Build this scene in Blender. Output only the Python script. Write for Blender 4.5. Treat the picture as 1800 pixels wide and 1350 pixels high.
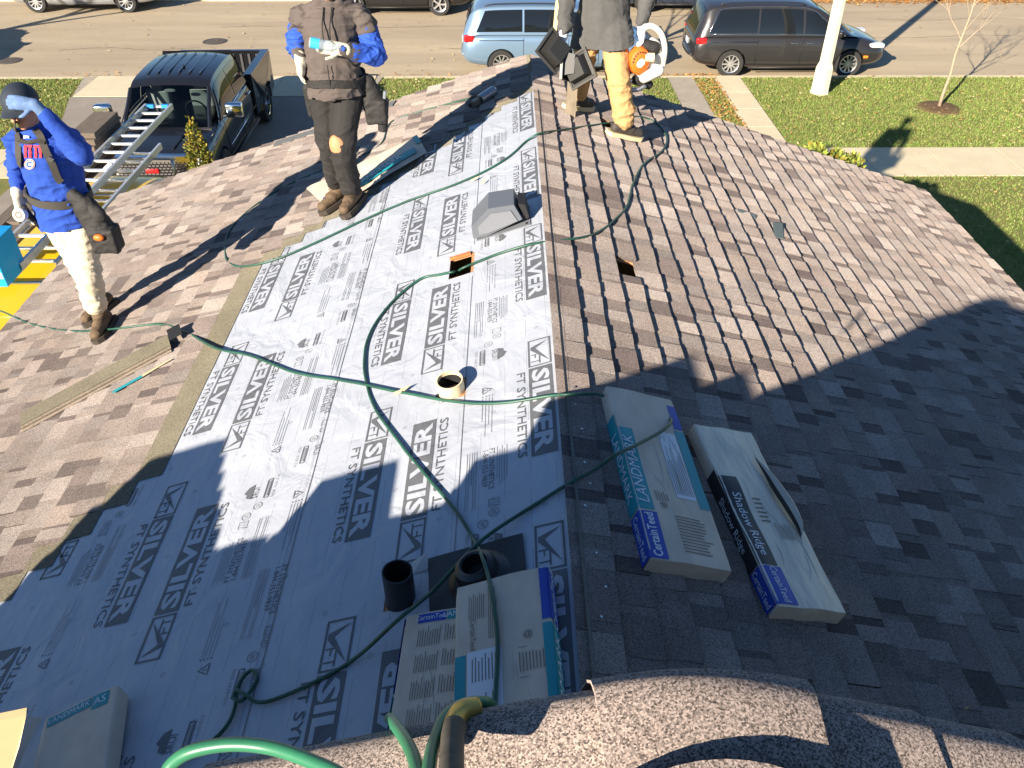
import bpy, bmesh, math, random
import numpy as np
from mathutils import Vector, Matrix, Euler, noise
random.seed(7); RNG = np.random.default_rng(7)
sc = bpy.context.scene
for o in list(bpy.data.objects): bpy.data.objects.remove(o)
COL = sc.collection
# ---------------------------------------------------------------- camera
FPX = 1456.0; PITCH = math.atan(1112 / FPX); YAW = math.radians(0.313)
cam = bpy.data.cameras.new('camera'); camo = bpy.data.objects.new('camera', cam); COL.objects.link(camo)
cam.sensor_width = 36.0; cam.lens = FPX / 1800 * 36; cam.clip_start = 0.05; cam.clip_end = 600
camo.rotation_euler = (math.pi / 2 - PITCH, 0, -YAW)
sc.camera = camo
# ---------------------------------------------------------------- sky, sun, exposure
AZ = math.radians(35.5); EL = math.radians(22.2)         # shadows fall towards (sin AZ, cos AZ)
SUN = Vector((-math.sin(AZ) * math.cos(EL), -math.cos(AZ) * math.cos(EL), math.sin(EL)))
w = bpy.data.worlds.new('World'); sc.world = w; w.use_nodes = True
nt = w.node_tree; bg = nt.nodes['Background']
sky = nt.nodes.new('ShaderNodeTexSky'); sky.sky_type = 'NISHITA'; sky.sun_disc = False
sky.sun_elevation = EL; sky.sun_rotation = math.pi + AZ; sky.altitude = 200; sky.dust_density = 0.0; sky.air_density = 1.0; sky.ozone_density = 5.0
nt.links.new(sky.outputs[0], bg.inputs[0]); bg.inputs[1].default_value = 0.056
sun = bpy.data.lights.new('sun', 'SUN'); suno = bpy.data.objects.new('sun', sun); COL.objects.link(suno)
sun.energy = 5.0; sun.angle = math.radians(0.53); sun.color = (1.0, 0.885, 0.73)
suno.rotation_euler = SUN.to_track_quat('Z', 'Y').to_euler()
suno.location = SUN * 40
sc.view_settings.view_transform = 'Standard'; sc.view_settings.look = 'None'
sc.view_settings.exposure = 1.42; sc.view_settings.gamma = 1.0
sc.render.engine = 'CYCLES'
# ---------------------------------------------------------------- geometry of the place
H = 2.33; XR = 0.25; GZ = -6.9; PK = math.sqrt(10) / 3; YF = 8.32     # lower ridge 2.33 m below the eye, pitch 4:12
F_ = Vector((math.sin(YAW) * math.cos(PITCH), math.cos(YAW) * math.cos(PITCH), -math.sin(PITCH)))
R_ = Vector((math.cos(YAW), -math.sin(YAW), 0)); U_ = R_.cross(F_)
def ray(x, y): return F_ + R_ * ((x - 900) / FPX) + U_ * ((675 - y) / FPX)
def onplane(x, y, n, d):
    r = ray(x, y); return r * (d / n.dot(r))
NL = Vector((-1 / 3, 0, 1)).normalized(); NR = Vector((1 / 3, 0, 1)).normalized()
RP = Vector((XR, 0, -H))
def LP(x, y, h=0.0): return onplane(x, y, NL, NL.dot(RP) + h)      # a point of the left slope, h above it
def RS(x, y, h=0.0): return onplane(x, y, NR, NR.dot(RP) + h)      # a point of the right slope
def ATZ(x, y, z): r = ray(x, y); return r * (z / r.z)
def ATY(x, y, Y): r = ray(x, y); return r * (Y / r.y)
def GP(x, y, h=0.0): return ATZ(x, y, GZ + h)
def LS(s, y, h=0.0): return Vector((XR - s / PK, y, -H - s / PK / 3)) + NL * h   # s metres down the slope from the ridge
def RSs(s, y, h=0.0): return Vector((XR + s / PK, y, -H - s / PK / 3)) + NR * h
# ---------------------------------------------------------------- materials
MATS = {}
def rgb(r, g, b):
    f = lambda c: (c / 12.92 if c <= 0.04045 else ((c + 0.055) / 1.055) ** 2.4)
    return (f(r / 255), f(g / 255), f(b / 255))
def mat(name, col, rough=0.6, metal=0.0, var=0.0, vscale=8.0, bump=0.0, bscale=60.0, spec=0.5, coat=0.0, trans=0.0, detail=4, emit=None, stretch=None, alpha=None):
    if name in MATS: return MATS[name]
    m = bpy.data.materials.new(name); m.use_nodes = True; MATS[name] = m
    nt = m.node_tree; N = nt.nodes; K = nt.links; b = N['Principled BSDF']
    b.inputs['Base Color'].default_value = (*col, 1); b.inputs['Roughness'].default_value = rough
    b.inputs['Metallic'].default_value = metal; b.inputs['Specular IOR Level'].default_value = spec
    b.inputs['Coat Weight'].default_value = coat; b.inputs['Transmission Weight'].default_value = trans
    tc = N.new('ShaderNodeTexCoord'); src = tc.outputs['Object']
    if stretch:
        mp = N.new('ShaderNodeMapping'); mp.inputs['Scale'].default_value = stretch; K.new(src, mp.inputs[0]); src = mp.outputs[0]
    if var:
        n = N.new('ShaderNodeTexNoise'); n.inputs['Scale'].default_value = vscale; n.inputs['Detail'].default_value = detail; n.inputs['Roughness'].default_value = 0.65
        K.new(src, n.inputs['Vector'])
        r = N.new('ShaderNodeMapRange'); r.inputs[1].default_value = 0.28; r.inputs[2].default_value = 0.72
        r.inputs[3].default_value = 1 - var; r.inputs[4].default_value = 1 + var; K.new(n.outputs['Fac'], r.inputs[0])
        mx = N.new('ShaderNodeVectorMath'); mx.operation = 'SCALE'; mx.inputs[0].default_value = col; K.new(r.outputs[0], mx.inputs['Scale'])
        K.new(mx.outputs[0], b.inputs['Base Color'])
    if bump:
        n = N.new('ShaderNodeTexNoise'); n.inputs['Scale'].default_value = bscale; n.inputs['Detail'].default_value = 3; K.new(src, n.inputs['Vector'])
        bp = N.new('ShaderNodeBump'); bp.inputs['Strength'].default_value = bump; bp.inputs['Distance'].default_value = 0.01
        K.new(n.outputs['Fac'], bp.inputs['Height']); K.new(bp.outputs[0], b.inputs['Normal'])
    if emit: b.inputs['Emission Color'].default_value = (*emit, 1); b.inputs['Emission Strength'].default_value = 1
    return m
def shingle_mat(name, scale, bumpd, lo=0.5, hi=1.5):
    m = bpy.data.materials.new(name); m.use_nodes = True; MATS[name] = m
    nt = m.node_tree; N = nt.nodes; K = nt.links; b = N['Principled BSDF']
    b.inputs['Roughness'].default_value = 0.92; b.inputs['Specular IOR Level'].default_value = 0.25
    b.inputs['Diffuse Roughness'].default_value = 1.0
    at = N.new('ShaderNodeAttribute'); at.attribute_name = 'col'
    geo = N.new('ShaderNodeNewGeometry')
    g = N.new('ShaderNodeTexVoronoi'); g.inputs['Scale'].default_value = scale; K.new(geo.outputs['Position'], g.inputs['Vector'])
    hsv = N.new('ShaderNodeSeparateColor'); K.new(g.outputs['Color'], hsv.inputs[0])
    mr = N.new('ShaderNodeMapRange'); mr.inputs[3].default_value = lo; mr.inputs[4].default_value = hi; K.new(hsv.outputs[0], mr.inputs[0])
    n2 = N.new('ShaderNodeTexNoise'); n2.inputs['Scale'].default_value = 3.1; n2.inputs['Detail'].default_value = 5; K.new(geo.outputs['Position'], n2.inputs['Vector'])
    m2 = N.new('ShaderNodeMapRange'); m2.inputs[1].default_value = 0.3; m2.inputs[2].default_value = 0.7; m2.inputs[3].default_value = 0.86; m2.inputs[4].default_value = 1.14; K.new(n2.outputs['Fac'], m2.inputs[0])
    mu = N.new('ShaderNodeMath'); mu.operation = 'MULTIPLY'; K.new(mr.outputs[0], mu.inputs[0]); K.new(m2.outputs[0], mu.inputs[1])
    sc_ = N.new('ShaderNodeVectorMath'); sc_.operation = 'SCALE'; K.new(at.outputs['Color'], sc_.inputs[0]); K.new(mu.outputs[0], sc_.inputs['Scale'])
    K.new(sc_.outputs[0], b.inputs['Base Color'])
    bp = N.new('ShaderNodeBump'); bp.inputs['Strength'].default_value = 1.0; bp.inputs['Distance'].default_value = bumpd
    K.new(hsv.outputs[1], bp.inputs['Height']); K.new(bp.outputs[0], b.inputs['Normal'])
    return m
SH = shingle_mat('granule_shingle', 330, 0.0018)
CAPM = shingle_mat('granule_cap', 430, 0.0016, 0.25, 1.9)
BLACK = mat('black_rubber', (0.012, 0.012, 0.013), 0.7, bump=0.1)
# ---------------------------------------------------------------- mesh helpers
def wm(o):
    M = Matrix.LocRotScale(o.location, o.rotation_euler, o.scale)
    return M if o.parent is None else wm(o.parent) @ o.matrix_parent_inverse @ M
def link(o, parent=None, world=True):
    COL.objects.link(o)
    if parent is not None:
        o.parent = parent
        if world: o.matrix_parent_inverse = wm(parent).inverted()
    return o
def thing(name, label, cat, loc=(0, 0, 0), rot=(0, 0, 0), group=None):
    o = bpy.data.objects.new(name, None); o.empty_display_size = 0.1; COL.objects.link(o)
    o.location = loc; o.rotation_euler = rot; o['label'] = label; o['category'] = cat
    if group: o['group'] = group
    return o
def tag(o, label=None, cat=None, group=None, kind=None):
    if label: o['label'] = label
    if cat: o['category'] = cat
    if group: o['group'] = group
    if kind: o['kind'] = kind
    return o
class MB:
    def __init__(s): s.v = []; s.f = []; s.m = []; s.T = Matrix()
    def add(s, vs, fs, mi=0):
        k = len(s.v); s.v += [tuple(s.T @ Vector(p)) for p in vs]; s.f += [tuple(i + k for i in f) for f in fs]; s.m += [mi] * len(fs); return s
    def box(s, c, d, R=None, mi=0, taper=1.0):
        x, y, z = d[0] / 2, d[1] / 2, d[2] / 2
        vs = [Vector((a * x * (taper if e > 0 else 1), b_ * y * (taper if e > 0 else 1), e * z)) for e in (-1, 1) for a, b_ in ((-1, -1), (1, -1), (1, 1), (-1, 1))]
        if R is not None: vs = [R @ p for p in vs]
        return s.add([Vector(c) + p for p in vs], [(3, 2, 1, 0), (4, 5, 6, 7), (0, 1, 5, 4), (1, 2, 6, 5), (2, 3, 7, 6), (3, 0, 4, 7)], mi)
    def tube(s, path, r, n=8, mi=0, caps=True):
        P = [Vector(p) for p in path]; rs = r if isinstance(r, (list, tuple)) else [r] * len(P)
        vs = []; up = None
        for i, p in enumerate(P):
            t = (P[min(i + 1, len(P) - 1)] - P[max(i - 1, 0)]).normalized()
            if up is None:
                up = Vector((0, 0, 1)) if abs(t.z) < 0.9 else Vector((1, 0, 0))
            a = (up - t * up.dot(t)).normalized(); b_ = t.cross(a); up = a
            vs += [p + (a * math.cos(2 * math.pi * k / n) + b_ * math.sin(2 * math.pi * k / n)) * rs[i] for k in range(n)]
        fs = [(i * n + k, i * n + (k + 1) % n, (i + 1) * n + (k + 1) % n, (i + 1) * n + k) for i in range(len(P) - 1) for k in range(n)]
        if caps: fs += [tuple(range(n))[::-1], tuple((len(P) - 1) * n + k for k in range(n))]
        return s.add(vs, fs, mi)
    def cyl(s, a, b_, r0, r1=None, n=16, mi=0, caps=True): return s.tube([a, b_], [r0, r0 if r1 is None else r1], n, mi, caps)
    def lathe(s, prof, M=None, n=24, mi=0, close=False, caps=True):     # prof of (r, z) about z
        M = M or Matrix(); vs = [M @ Vector((r * math.cos(2 * math.pi * k / n), r * math.sin(2 * math.pi * k / n), z)) for r, z in prof for k in range(n)]
        L_ = len(prof); fs = [(i * n + k, i * n + (k + 1) % n, ((i + 1) % L_) * n + (k + 1) % n, ((i + 1) % L_) * n + k) for i in range(L_ if close else L_ - 1) for k in range(n)]
        if not close and caps:
            if prof[0][0] > 1e-4: fs.append(tuple(range(n))[::-1])
            if prof[-1][0] > 1e-4: fs.append(tuple((L_ - 1) * n + k for k in range(n)))
        return s.add(vs, fs, mi)
    def prism(s, poly, d, mi=0):                            # poly: 3D points, extruded by vector d
        n = len(poly); P = [Vector(p) for p in poly]; d = Vector(d)
        return s.add(P + [p + d for p in P], [tuple(range(n))[::-1], tuple(range(n, 2 * n))] + [(i, (i + 1) % n, n + (i + 1) % n, n + i) for i in range(n)], mi)
    def grid(s, fn, nu, nv, mi=0):
        vs = [fn(i / nu, j / nv) for i in range(nu + 1) for j in range(nv + 1)]
        return s.add(vs, [(i * (nv + 1) + j, (i + 1) * (nv + 1) + j, (i + 1) * (nv + 1) + j + 1, i * (nv + 1) + j + 1) for i in range(nu) for j in range(nv)], mi)
    def mesh(s, name, mats, smooth=False):
        me = bpy.data.meshes.new(name); me.from_pydata(s.v, [], s.f)
        for m in (mats if isinstance(mats, (list, tuple)) else [mats]): me.materials.append(m)
        if len(me.materials) > 1: me.polygons.foreach_set('material_index', s.m)
        bm = bmesh.new(); bm.from_mesh(me); bmesh.ops.recalc_face_normals(bm, faces=bm.faces); bm.to_mesh(me); bm.free()
        if smooth:
            me.polygons.foreach_set('use_smooth', [True] * len(me.polygons))
            if smooth != 'all': me.set_sharp_from_angle(angle=math.radians(38))
        return me
    def build(s, name, mats, parent=None, smooth=False, world=True):
        o = bpy.data.objects.new(name, s.mesh(name, mats, smooth))
        return link(o, parent, world)
def spline(pts, n=8):
    P = [Vector(p) for p in pts]; P = [P[0] * 2 - P[1]] + P + [P[-1] * 2 - P[-2]]; out = []
    for i in range(1, len(P) - 2):
        for k in range(n):
            t = k / n; a, b_, c, d = P[i - 1], P[i], P[i + 1], P[i + 2]
            out.append(0.5 * ((2 * b_) + (c - a) * t + (2 * a - 5 * b_ + 4 * c - d) * t * t + (3 * b_ - a - 3 * c + d) * t ** 3))
    return out + [P[-2]]
def evalmesh(me, mods, name='m'):
    o = bpy.data.objects.new('tmp', me); COL.objects.link(o)
    for ty, kw in mods:
        md = o.modifiers.new('m', ty)
        for k, v in kw.items(): setattr(md, k, v)
    dg = bpy.context.evaluated_depsgraph_get(); dg.update()
    r = bpy.data.meshes.new_from_object(o.evaluated_get(dg)); r.name = name
    bpy.data.objects.remove(o); return r
def rbox_mesh(d, m, bev=0.3, seg=3):
    mb = MB(); mb.box((0, 0, 0), d); me = evalmesh(mb.mesh('r', m), [('BEVEL', dict(width=min(d) * bev, segments=seg, limit_method='NONE'))]); me.materials.clear(); me.materials.append(m)
    me.polygons.foreach_set('use_smooth', [True] * len(me.polygons)); return me
_tx = {}
def text_data(t, size=1.0, off=0.0, align='CENTER', res=2, shear=0.0):
    k = (t, round(size, 4), off, align, shear)
    if k in _tx: return _tx[k]
    c = bpy.data.curves.new('t', 'FONT'); c.body = t; c.size = size; c.offset = off; c.align_x = align; c.align_y = 'CENTER'; c.resolution_u = res; c.shear = shear
    o = bpy.data.objects.new('t', c); COL.objects.link(o); dg = bpy.context.evaluated_depsgraph_get(); dg.update()
    me = bpy.data.meshes.new_from_object(o.evaluated_get(dg)); bpy.data.objects.remove(o)
    r = ([tuple(v.co) for v in me.vertices], [tuple(p.vertices) for p in me.polygons]); bpy.data.meshes.remove(me); _tx[k] = r; return r
def add_text(mb, t, M, size, off=0.0, align='CENTER', mi=0, sx=1.0, shear=0.0):
    v, f = text_data(t, size, off, align, shear=shear); mb.add([M @ Vector((p[0] * sx, p[1], p[2])) for p in v], f, mi)
def frame(o, xd, yd):                                       # matrix with x axis xd, y axis yd
    x = Vector(xd).normalized(); y = Vector(yd); y = (y - x * x.dot(y)).normalized(); z = x.cross(y)
    return Matrix(((x.x, y.x, z.x, o[0]), (x.y, y.y, z.y, o[1]), (x.z, y.z, z.z, o[2]), (0, 0, 0, 1)))
def fastmesh(name, verts, faces_n, mats, colr=None, mi=None, smooth=False):   # numpy verts (N,3), all faces of faces_n corners in order
    me = bpy.data.meshes.new(name); n = len(verts); nf = n // faces_n
    me.vertices.add(n); me.vertices.foreach_set('co', np.asarray(verts, np.float32).ravel())
    me.loops.add(n); me.loops.foreach_set('vertex_index', np.arange(n, dtype=np.int32))
    me.polygons.add(nf); me.polygons.foreach_set('loop_start', np.arange(0, n, faces_n, dtype=np.int32))
    for m in (mats if isinstance(mats, (list, tuple)) else [mats]): me.materials.append(m)
    if mi is not None: me.polygons.foreach_set('material_index', np.asarray(mi, np.int32))
    if colr is not None:
        a = me.color_attributes.new('col', 'FLOAT_COLOR', 'POINT'); a.data.foreach_set('color', np.asarray(colr, np.float32).ravel())
    me.update(calc_edges=True); return me
# ================================================================ the setting
LZ = GZ + 0.10                                             # lawn level, a kerb above the road
def ground_mat(name, c1, c2, c3, s1, s2, bump=0.5, bs=120, rough=0.95, stretch=None):
    m = bpy.data.materials.new(name); m.use_nodes = True; MATS[name] = m
    nt = m.node_tree; N = nt.nodes; K = nt.links; b = N['Principled BSDF']; b.inputs['Roughness'].default_value = rough; b.inputs['Specular IOR Level'].default_value = 0.2
    g = N.new('ShaderNodeNewGeometry'); pos = g.outputs['Position']
    if stretch: mp = N.new('ShaderNodeMapping'); mp.inputs['Scale'].default_value = stretch; K.new(pos, mp.inputs[0]); pos = mp.outputs[0]
    def nz(sc_, det): n = N.new('ShaderNodeTexNoise'); n.inputs['Scale'].default_value = sc_; n.inputs['Detail'].default_value = det; n.inputs['Roughness'].default_value = 0.7; K.new(pos, n.inputs['Vector']); return n.outputs['Fac']
    a, b2, c = nz(s1, 5), nz(s2, 6), nz(bs, 2)
    def mix(f, lo, hi, A, B):
        r = N.new('ShaderNodeMapRange'); r.inputs[1].default_value = lo; r.inputs[2].default_value = hi; K.new(f, r.inputs[0])
        x = N.new('ShaderNodeMix'); x.data_type = 'RGBA'; K.new(r.outputs[0], x.inputs[0])
        for k, v in ((6, A), (7, B)):
            if isinstance(v, tuple): x.inputs[k].default_value = (*v, 1)
            else: K.new(v, x.inputs[k])
        return x.outputs[2]
    col = mix(b2, 0.35, 0.68, mix(a, 0.42, 0.62, c1, c2), c3)
    sp = N.new('ShaderNodeVectorMath'); sp.operation = 'SCALE'; mr = N.new('ShaderNodeMapRange'); mr.inputs[1].default_value = 0.3; mr.inputs[2].default_value = 0.7; mr.inputs[3].default_value = 0.75; mr.inputs[4].default_value = 1.25; K.new(c, mr.inputs[0])
    K.new(col, sp.inputs[0]); K.new(mr.outputs[0], sp.inputs['Scale']); K.new(sp.outputs[0], b.inputs['Base Color'])
    bp = N.new('ShaderNodeBump'); bp.inputs['Strength'].default_value = bump; bp.inputs['Distance'].default_value = 0.02; K.new(c, bp.inputs['Height']); K.new(bp.outputs[0], b.inputs['Normal'])
    return m
GRASS = ground_mat('lawn_grass', (0.13, 0.17, 0.038), (0.16, 0.19, 0.048), (0.25, 0.21, 0.08), 0.8, 1.7, 0.9, 70)
ROADM = ground_mat('road_asphalt', (0.43, 0.35, 0.24), (0.48, 0.39, 0.265), (0.34, 0.275, 0.195), 0.6, 0.85, 0.25, 160, stretch=(.16, 1, 1))
CONC = ground_mat('concrete', (0.60, 0.52, 0.36), (0.64, 0.555, 0.385), (0.56, 0.475, 0.325), 0.9, 2.5, 0.15, 200)
CONC2 = ground_mat('old_concrete', (0.38, 0.335, 0.27), (0.42, 0.365, 0.295), (0.33, 0.285, 0.225), 1.2, 3.0, 0.3, 150)
DRIVE = ground_mat('driveway_asphalt', (0.29, 0.25, 0.21), (0.32, 0.28, 0.235), (0.26, 0.225, 0.185), 0.6, 1.6, 0.25, 180)
MULCH = ground_mat('mulch', (0.17, 0.10, 0.055), (0.20, 0.13, 0.07), (0.10, 0.06, 0.035), 6, 14, 1.0, 60)
def sheet(name, poly, z, m, kind='structure', label=None, parent=None):
    mb = MB(); mb.add([(x, y, z) for x, y in poly], [tuple(range(len(poly)))]); o = mb.build(name, m, parent)
    if parent is None: tag(o, label, None, None, kind)
    return o
def rect(x0, x1, y0, y1): return [(x0, y0), (x1, y0), (x1, y1), (x0, y1)]
sheet('ground', rect(-300, 300, -200, 400), GZ - 0.03, GRASS, label='flat ground under the street and gardens')
sheet('road', rect(-120, 120, 21.9, 31.4), GZ, ROADM, label='sunlit tan asphalt street behind the roof')
mb = MB(); mb.box((0, -50 + 11.05, LZ - 0.08), (240, 122.1 - 0.0, 0.16)); mb.v = [(x, min(y, 22.1), z) for x, y, z in mb.v]
tag(mb.build('lawn', GRASS), 'green lawn between house, sidewalk and street', None, None, 'structure')
mb = MB(); mb.box((0, 51.2, LZ - 0.08), (240, 40, 0.16)); tag(mb.build('far_lawn', GRASS), 'lawn with orange leaves across the street', None, None, 'structure')
def kerb(name, y0, y1, label):
    mb = MB()
    for k in range(-20, 20): mb.box((k * 3 + 1.5, (y0 + y1) / 2, GZ + 0.045), (2.985, y1 - y0, 0.125))
    tag(mb.build(name, CONC), label, None, None, 'structure')
kerb('near_kerb', 22.103, 22.26, 'low concrete kerb along the near lawn'); kerb('far_kerb', 31.05, 31.197, 'low concrete kerb along the far lawn')
sw = sheet('sidewalk', rect(-60, 60, 15.75, 17.25), LZ + 0.003, CONC2, label='pale concrete sidewalk running along the street')
for k in range(-15, 15):
    mb = MB(); mb.box((0.75 + k * 1.5, 16.5, LZ + 0.006), (1.485, 1.5, 0.012)); mb.build('slab', CONC, sw)
xL = -10.75; xRr = -3.45
drv = sheet('driveway', [(xL + 1.1, 6), (xRr, 6), (xRr, 20.6), (xL - 0.05, 20.6), (xL + 0.5, 18.8), (xL + 1.0, 17.3)], LZ + 0.02, DRIVE, label='dark asphalt driveway under the black truck')
ap = sheet('driveway_apron', [(xL, 20.61), (xRr, 20.61), (xRr + 0.2, 22.2), (xL - 0.35, 22.2)], LZ + 0.02, CONC2, label='pale concrete driveway apron by the street')
for k in range(3):
    for j in range(1):
        mb = MB(); a = xL + 0.02 + k * (xRr - xL) / 3; mb.box((a + (xRr - xL) / 6, 21.42, LZ + 0.028), ((xRr - xL) / 3 - 0.015, 1.6, 0.012)); mb.build('slab', CONC, ap)
wk = sheet('old_path', rect(4.2, 4.86, 17.26, 22.1), LZ + 0.014, CONC2, label='narrow weathered concrete path to the street')
wk2 = sheet('garden_path', rect(5.4, 6.1, 17.26, 22.1), LZ + 0.010, CONC2, label='narrow pale concrete path beside the leaf strip')
for k in range(4):
    mb = MB(); mb.box((5.75, 17.27 + 0.6 + k * 1.21, LZ + 0.016), (0.68, 1.195, 0.012)); mb.build('slab', CONC, wk2)
sheet('far_path', rect(14.6, 16.0, 31.2, 40), LZ + 0.012, CONC2, label='pale path crossing the far lawn')
CRK = mat('crack_filler', (0.14, 0.115, 0.09), .9); rc = random.Random(3)
for k, (x, y, L_) in enumerate(((-9, 27.6, 9), (-2, 25.1, 6), (9.5, 26.4, 8), (12, 28.4, 6), (3.5, 28.9, 7), (-13, 25.2, 4))):
    mb = MB(); P = [Vector((x + L_ * f, y + .12 * math.sin(f * 9 + k) + rc.uniform(-.05, .05), 0)) for f in [i / 30 for i in range(31)]]; n = len(P); wv = [rc.uniform(.006, .022) for _ in P]
    mb.add([(p.x, p.y - wv[i], GZ + .004) for i, p in enumerate(P)] + [(p.x, p.y + wv[i], GZ + .004) for i, p in enumerate(P)], [(i, i + 1, n + i + 1, n + i) for i in range(n - 1)]); o = mb.build('road_crack', CRK, bpy.data.objects['road']); o['kind'] = 'stuff'
# grass blades and fallen leaves: nobody could count them
def scatter(n, x0, x1, y0, y1, keep=None):
    x = RNG.uniform(x0, x1, n); y = RNG.uniform(y0, y1, n); k = np.ones(n, bool) if keep is None else keep(x, y); return x[k], y[k]
def attr_mat(name, rough=0.8, trans=0.0):
    m = bpy.data.materials.new(name); m.use_nodes = True; MATS[name] = m; N = m.node_tree.nodes; b = N['Principled BSDF']; a = N.new('ShaderNodeAttribute'); a.attribute_name = 'col'
    m.node_tree.links.new(a.outputs['Color'], b.inputs['Base Color']); b.inputs['Roughness'].default_value = rough; b.inputs['Specular IOR Level'].default_value = 0.2
    if trans: b.inputs['Subsurface Weight'].default_value = 0.0
    return m
BLADE = attr_mat('grass_blade'); LEAFM = attr_mat('leaf')
def blades(name, label, x, y, z, h=0.045, wd=0.008):
    n = len(x); a = RNG.uniform(0, 2 * np.pi, n); hh = h * RNG.uniform(0.5, 1.3, n); lx = RNG.normal(0, 0.02, n); ly = RNG.normal(0, 0.02, n)
    V = np.zeros((n, 3, 3)); V[:, 0] = np.stack([x - wd * np.cos(a), y - wd * np.sin(a), np.full(n, z)], 1); V[:, 1] = np.stack([x + wd * np.cos(a), y + wd * np.sin(a), np.full(n, z)], 1); V[:, 2] = np.stack([x + lx, y + ly, z + hh], 1)
    c = np.array([0.18, 0.25, 0.058]) * RNG.uniform(0.55, 1.4, (n, 1)) ; dry = RNG.random(n) < 0.16; c[dry] = np.array([0.34, 0.28, 0.13]) * RNG.uniform(0.6, 1.2, (dry.sum(), 1))
    C = np.ones((n, 3, 4)); C[:, :, :3] = c[:, None]
    o = bpy.data.objects.new(name, fastmesh(name, V.reshape(-1, 3), 3, BLADE, C.reshape(-1, 4))); COL.objects.link(o); tag(o, label, 'grass', None, 'stuff')
blades('lawn_blades', 'short grass on the lawn right of the paths', *scatter(52000, 6.12, 14, 17.27, 22.1), LZ)
blades('lawn_blades', 'short grass of the lawn below the roof edge', *scatter(40000, 4.6, 12.5, 8, 15.74), LZ)
blades('lawn_blades', 'short grass on the corner lawn left of the driveway', *scatter(30000, -17, xL + 0.7, 17.27, 22.1, lambda x, y: x < np.interp(y, [17.3, 18.8, 20.6, 22.2], [xL + 0.98, xL + 0.48, xL - 0.07, xL - 0.37])), LZ)
blades('lawn_blades', 'short grass between driveway and narrow path', *scatter(30000, xRr + 0.1, 4.19, 17.27, 22.1), LZ)
blades('lawn_blades', 'thin grass of the strip between two paths', *scatter(2500, 4.88, 5.39, 17.27, 22.1), LZ)
blades('lawn_blades', 'grass on the lawn across the street', *scatter(15000, -16, 20, 31.2, 33), LZ)
def leaves(name, label, x, y, z, size=0.05, hues=((0.62, 0.48, 0.16), (0.5, 0.33, 0.1), (0.66, 0.55, 0.28))):
    n = len(x); a = RNG.uniform(0, 2 * np.pi, n); s = size * RNG.uniform(0.5, 1.2, n); zz = z + RNG.uniform(0.004, 0.03, n) if np.isscalar(z) else z
    V = np.zeros((n, 4, 3))
    for k, (u, v) in enumerate(((-1, 0), (0, -0.55), (1, 0), (0, 0.55))):
        V[:, k] = np.stack([x + s * (u * np.cos(a) - v * np.sin(a)), y + s * (u * np.sin(a) + v * np.cos(a)), zz + RNG.uniform(0, 0.5, n) * s], 1)
    c = np.array(hues)[RNG.integers(0, len(hues), n)] * RNG.uniform(0.6, 1.1, (n, 1)); C = np.ones((n, 4, 4)); C[:, :, :3] = c[:, None]
    o = bpy.data.objects.new(name, fastmesh(name, V.reshape(-1, 3), 4, LEAFM, C.reshape(-1, 4))); COL.objects.link(o); tag(o, label, 'leaves', None, 'stuff')
ORG = ((0.62, 0.30, 0.07), (0.55, 0.24, 0.05), (0.68, 0.40, 0.13), (0.45, 0.2, 0.06))
leaves('fallen_leaves', 'yellow leaves scattered over the lawn right of the paths', *scatter(900, 6.1, 14, 17.3, 22.1), LZ + 0.02, 0.042)
leaves('fallen_leaves', 'few pale leaves on the lawn below the roof edge', *scatter(240, 4.5, 13, 9, 15.7), LZ + 0.03, 0.04)
leaves('fallen_leaves', 'yellow leaves on the corner lawn left of the driveway', *scatter(520, -17, xL, 17.3, 22), LZ + 0.02, 0.045)
leaves('fallen_leaves', 'brown leaves filling the strip between two paths', *scatter(750, 4.84, 5.45, 17.3, 22.1), LZ + 0.01, 0.045, ORG + ((0.5, 0.36, 0.16),))
leaves('fallen_leaves', 'yellow leaves between driveway and narrow path', *scatter(420, xRr, 4.2, 18.5, 22.1), LZ + 0.02, 0.045)
leaves('fallen_leaves', 'leaves scattered along the street', *scatter(420, -16, 14, 22.3, 31), GZ + 0.002, 0.045, ((0.5, 0.38, 0.18), (0.4, 0.28, 0.14), (0.6, 0.5, 0.3)))
def gutter(n, x0, x1, y0, sg): x = RNG.uniform(x0, x1, n); y = y0 + sg * np.abs(RNG.normal(0, 0.28, n)); return x, y
leaves('leaf_drift', 'drift of orange leaves along the far gutter', *gutter(5200, -3, 20, 31.0, -1), GZ + 0.002, 0.055, ORG)
leaves('leaf_drift', 'orange leaves lying on the far lawn', *scatter(5200, -3, 20, 31.2, 33.5), LZ + 0.02, 0.055, ORG)
leaves('leaf_drift', 'drift of orange leaves by the dark minivan rear wheel', RNG.normal(5.0, 0.55, 700), 22.3 + np.abs(RNG.normal(0, 0.16, 700)), GZ + 0.002, 0.05, ORG)
x_, y_ = gutter(700, -12, 4, 22.28, 1); leaves('leaf_drift', 'thin line of brown leaves along the near gutter', x_, y_, GZ + 0.002, 0.045, ORG)
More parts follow.
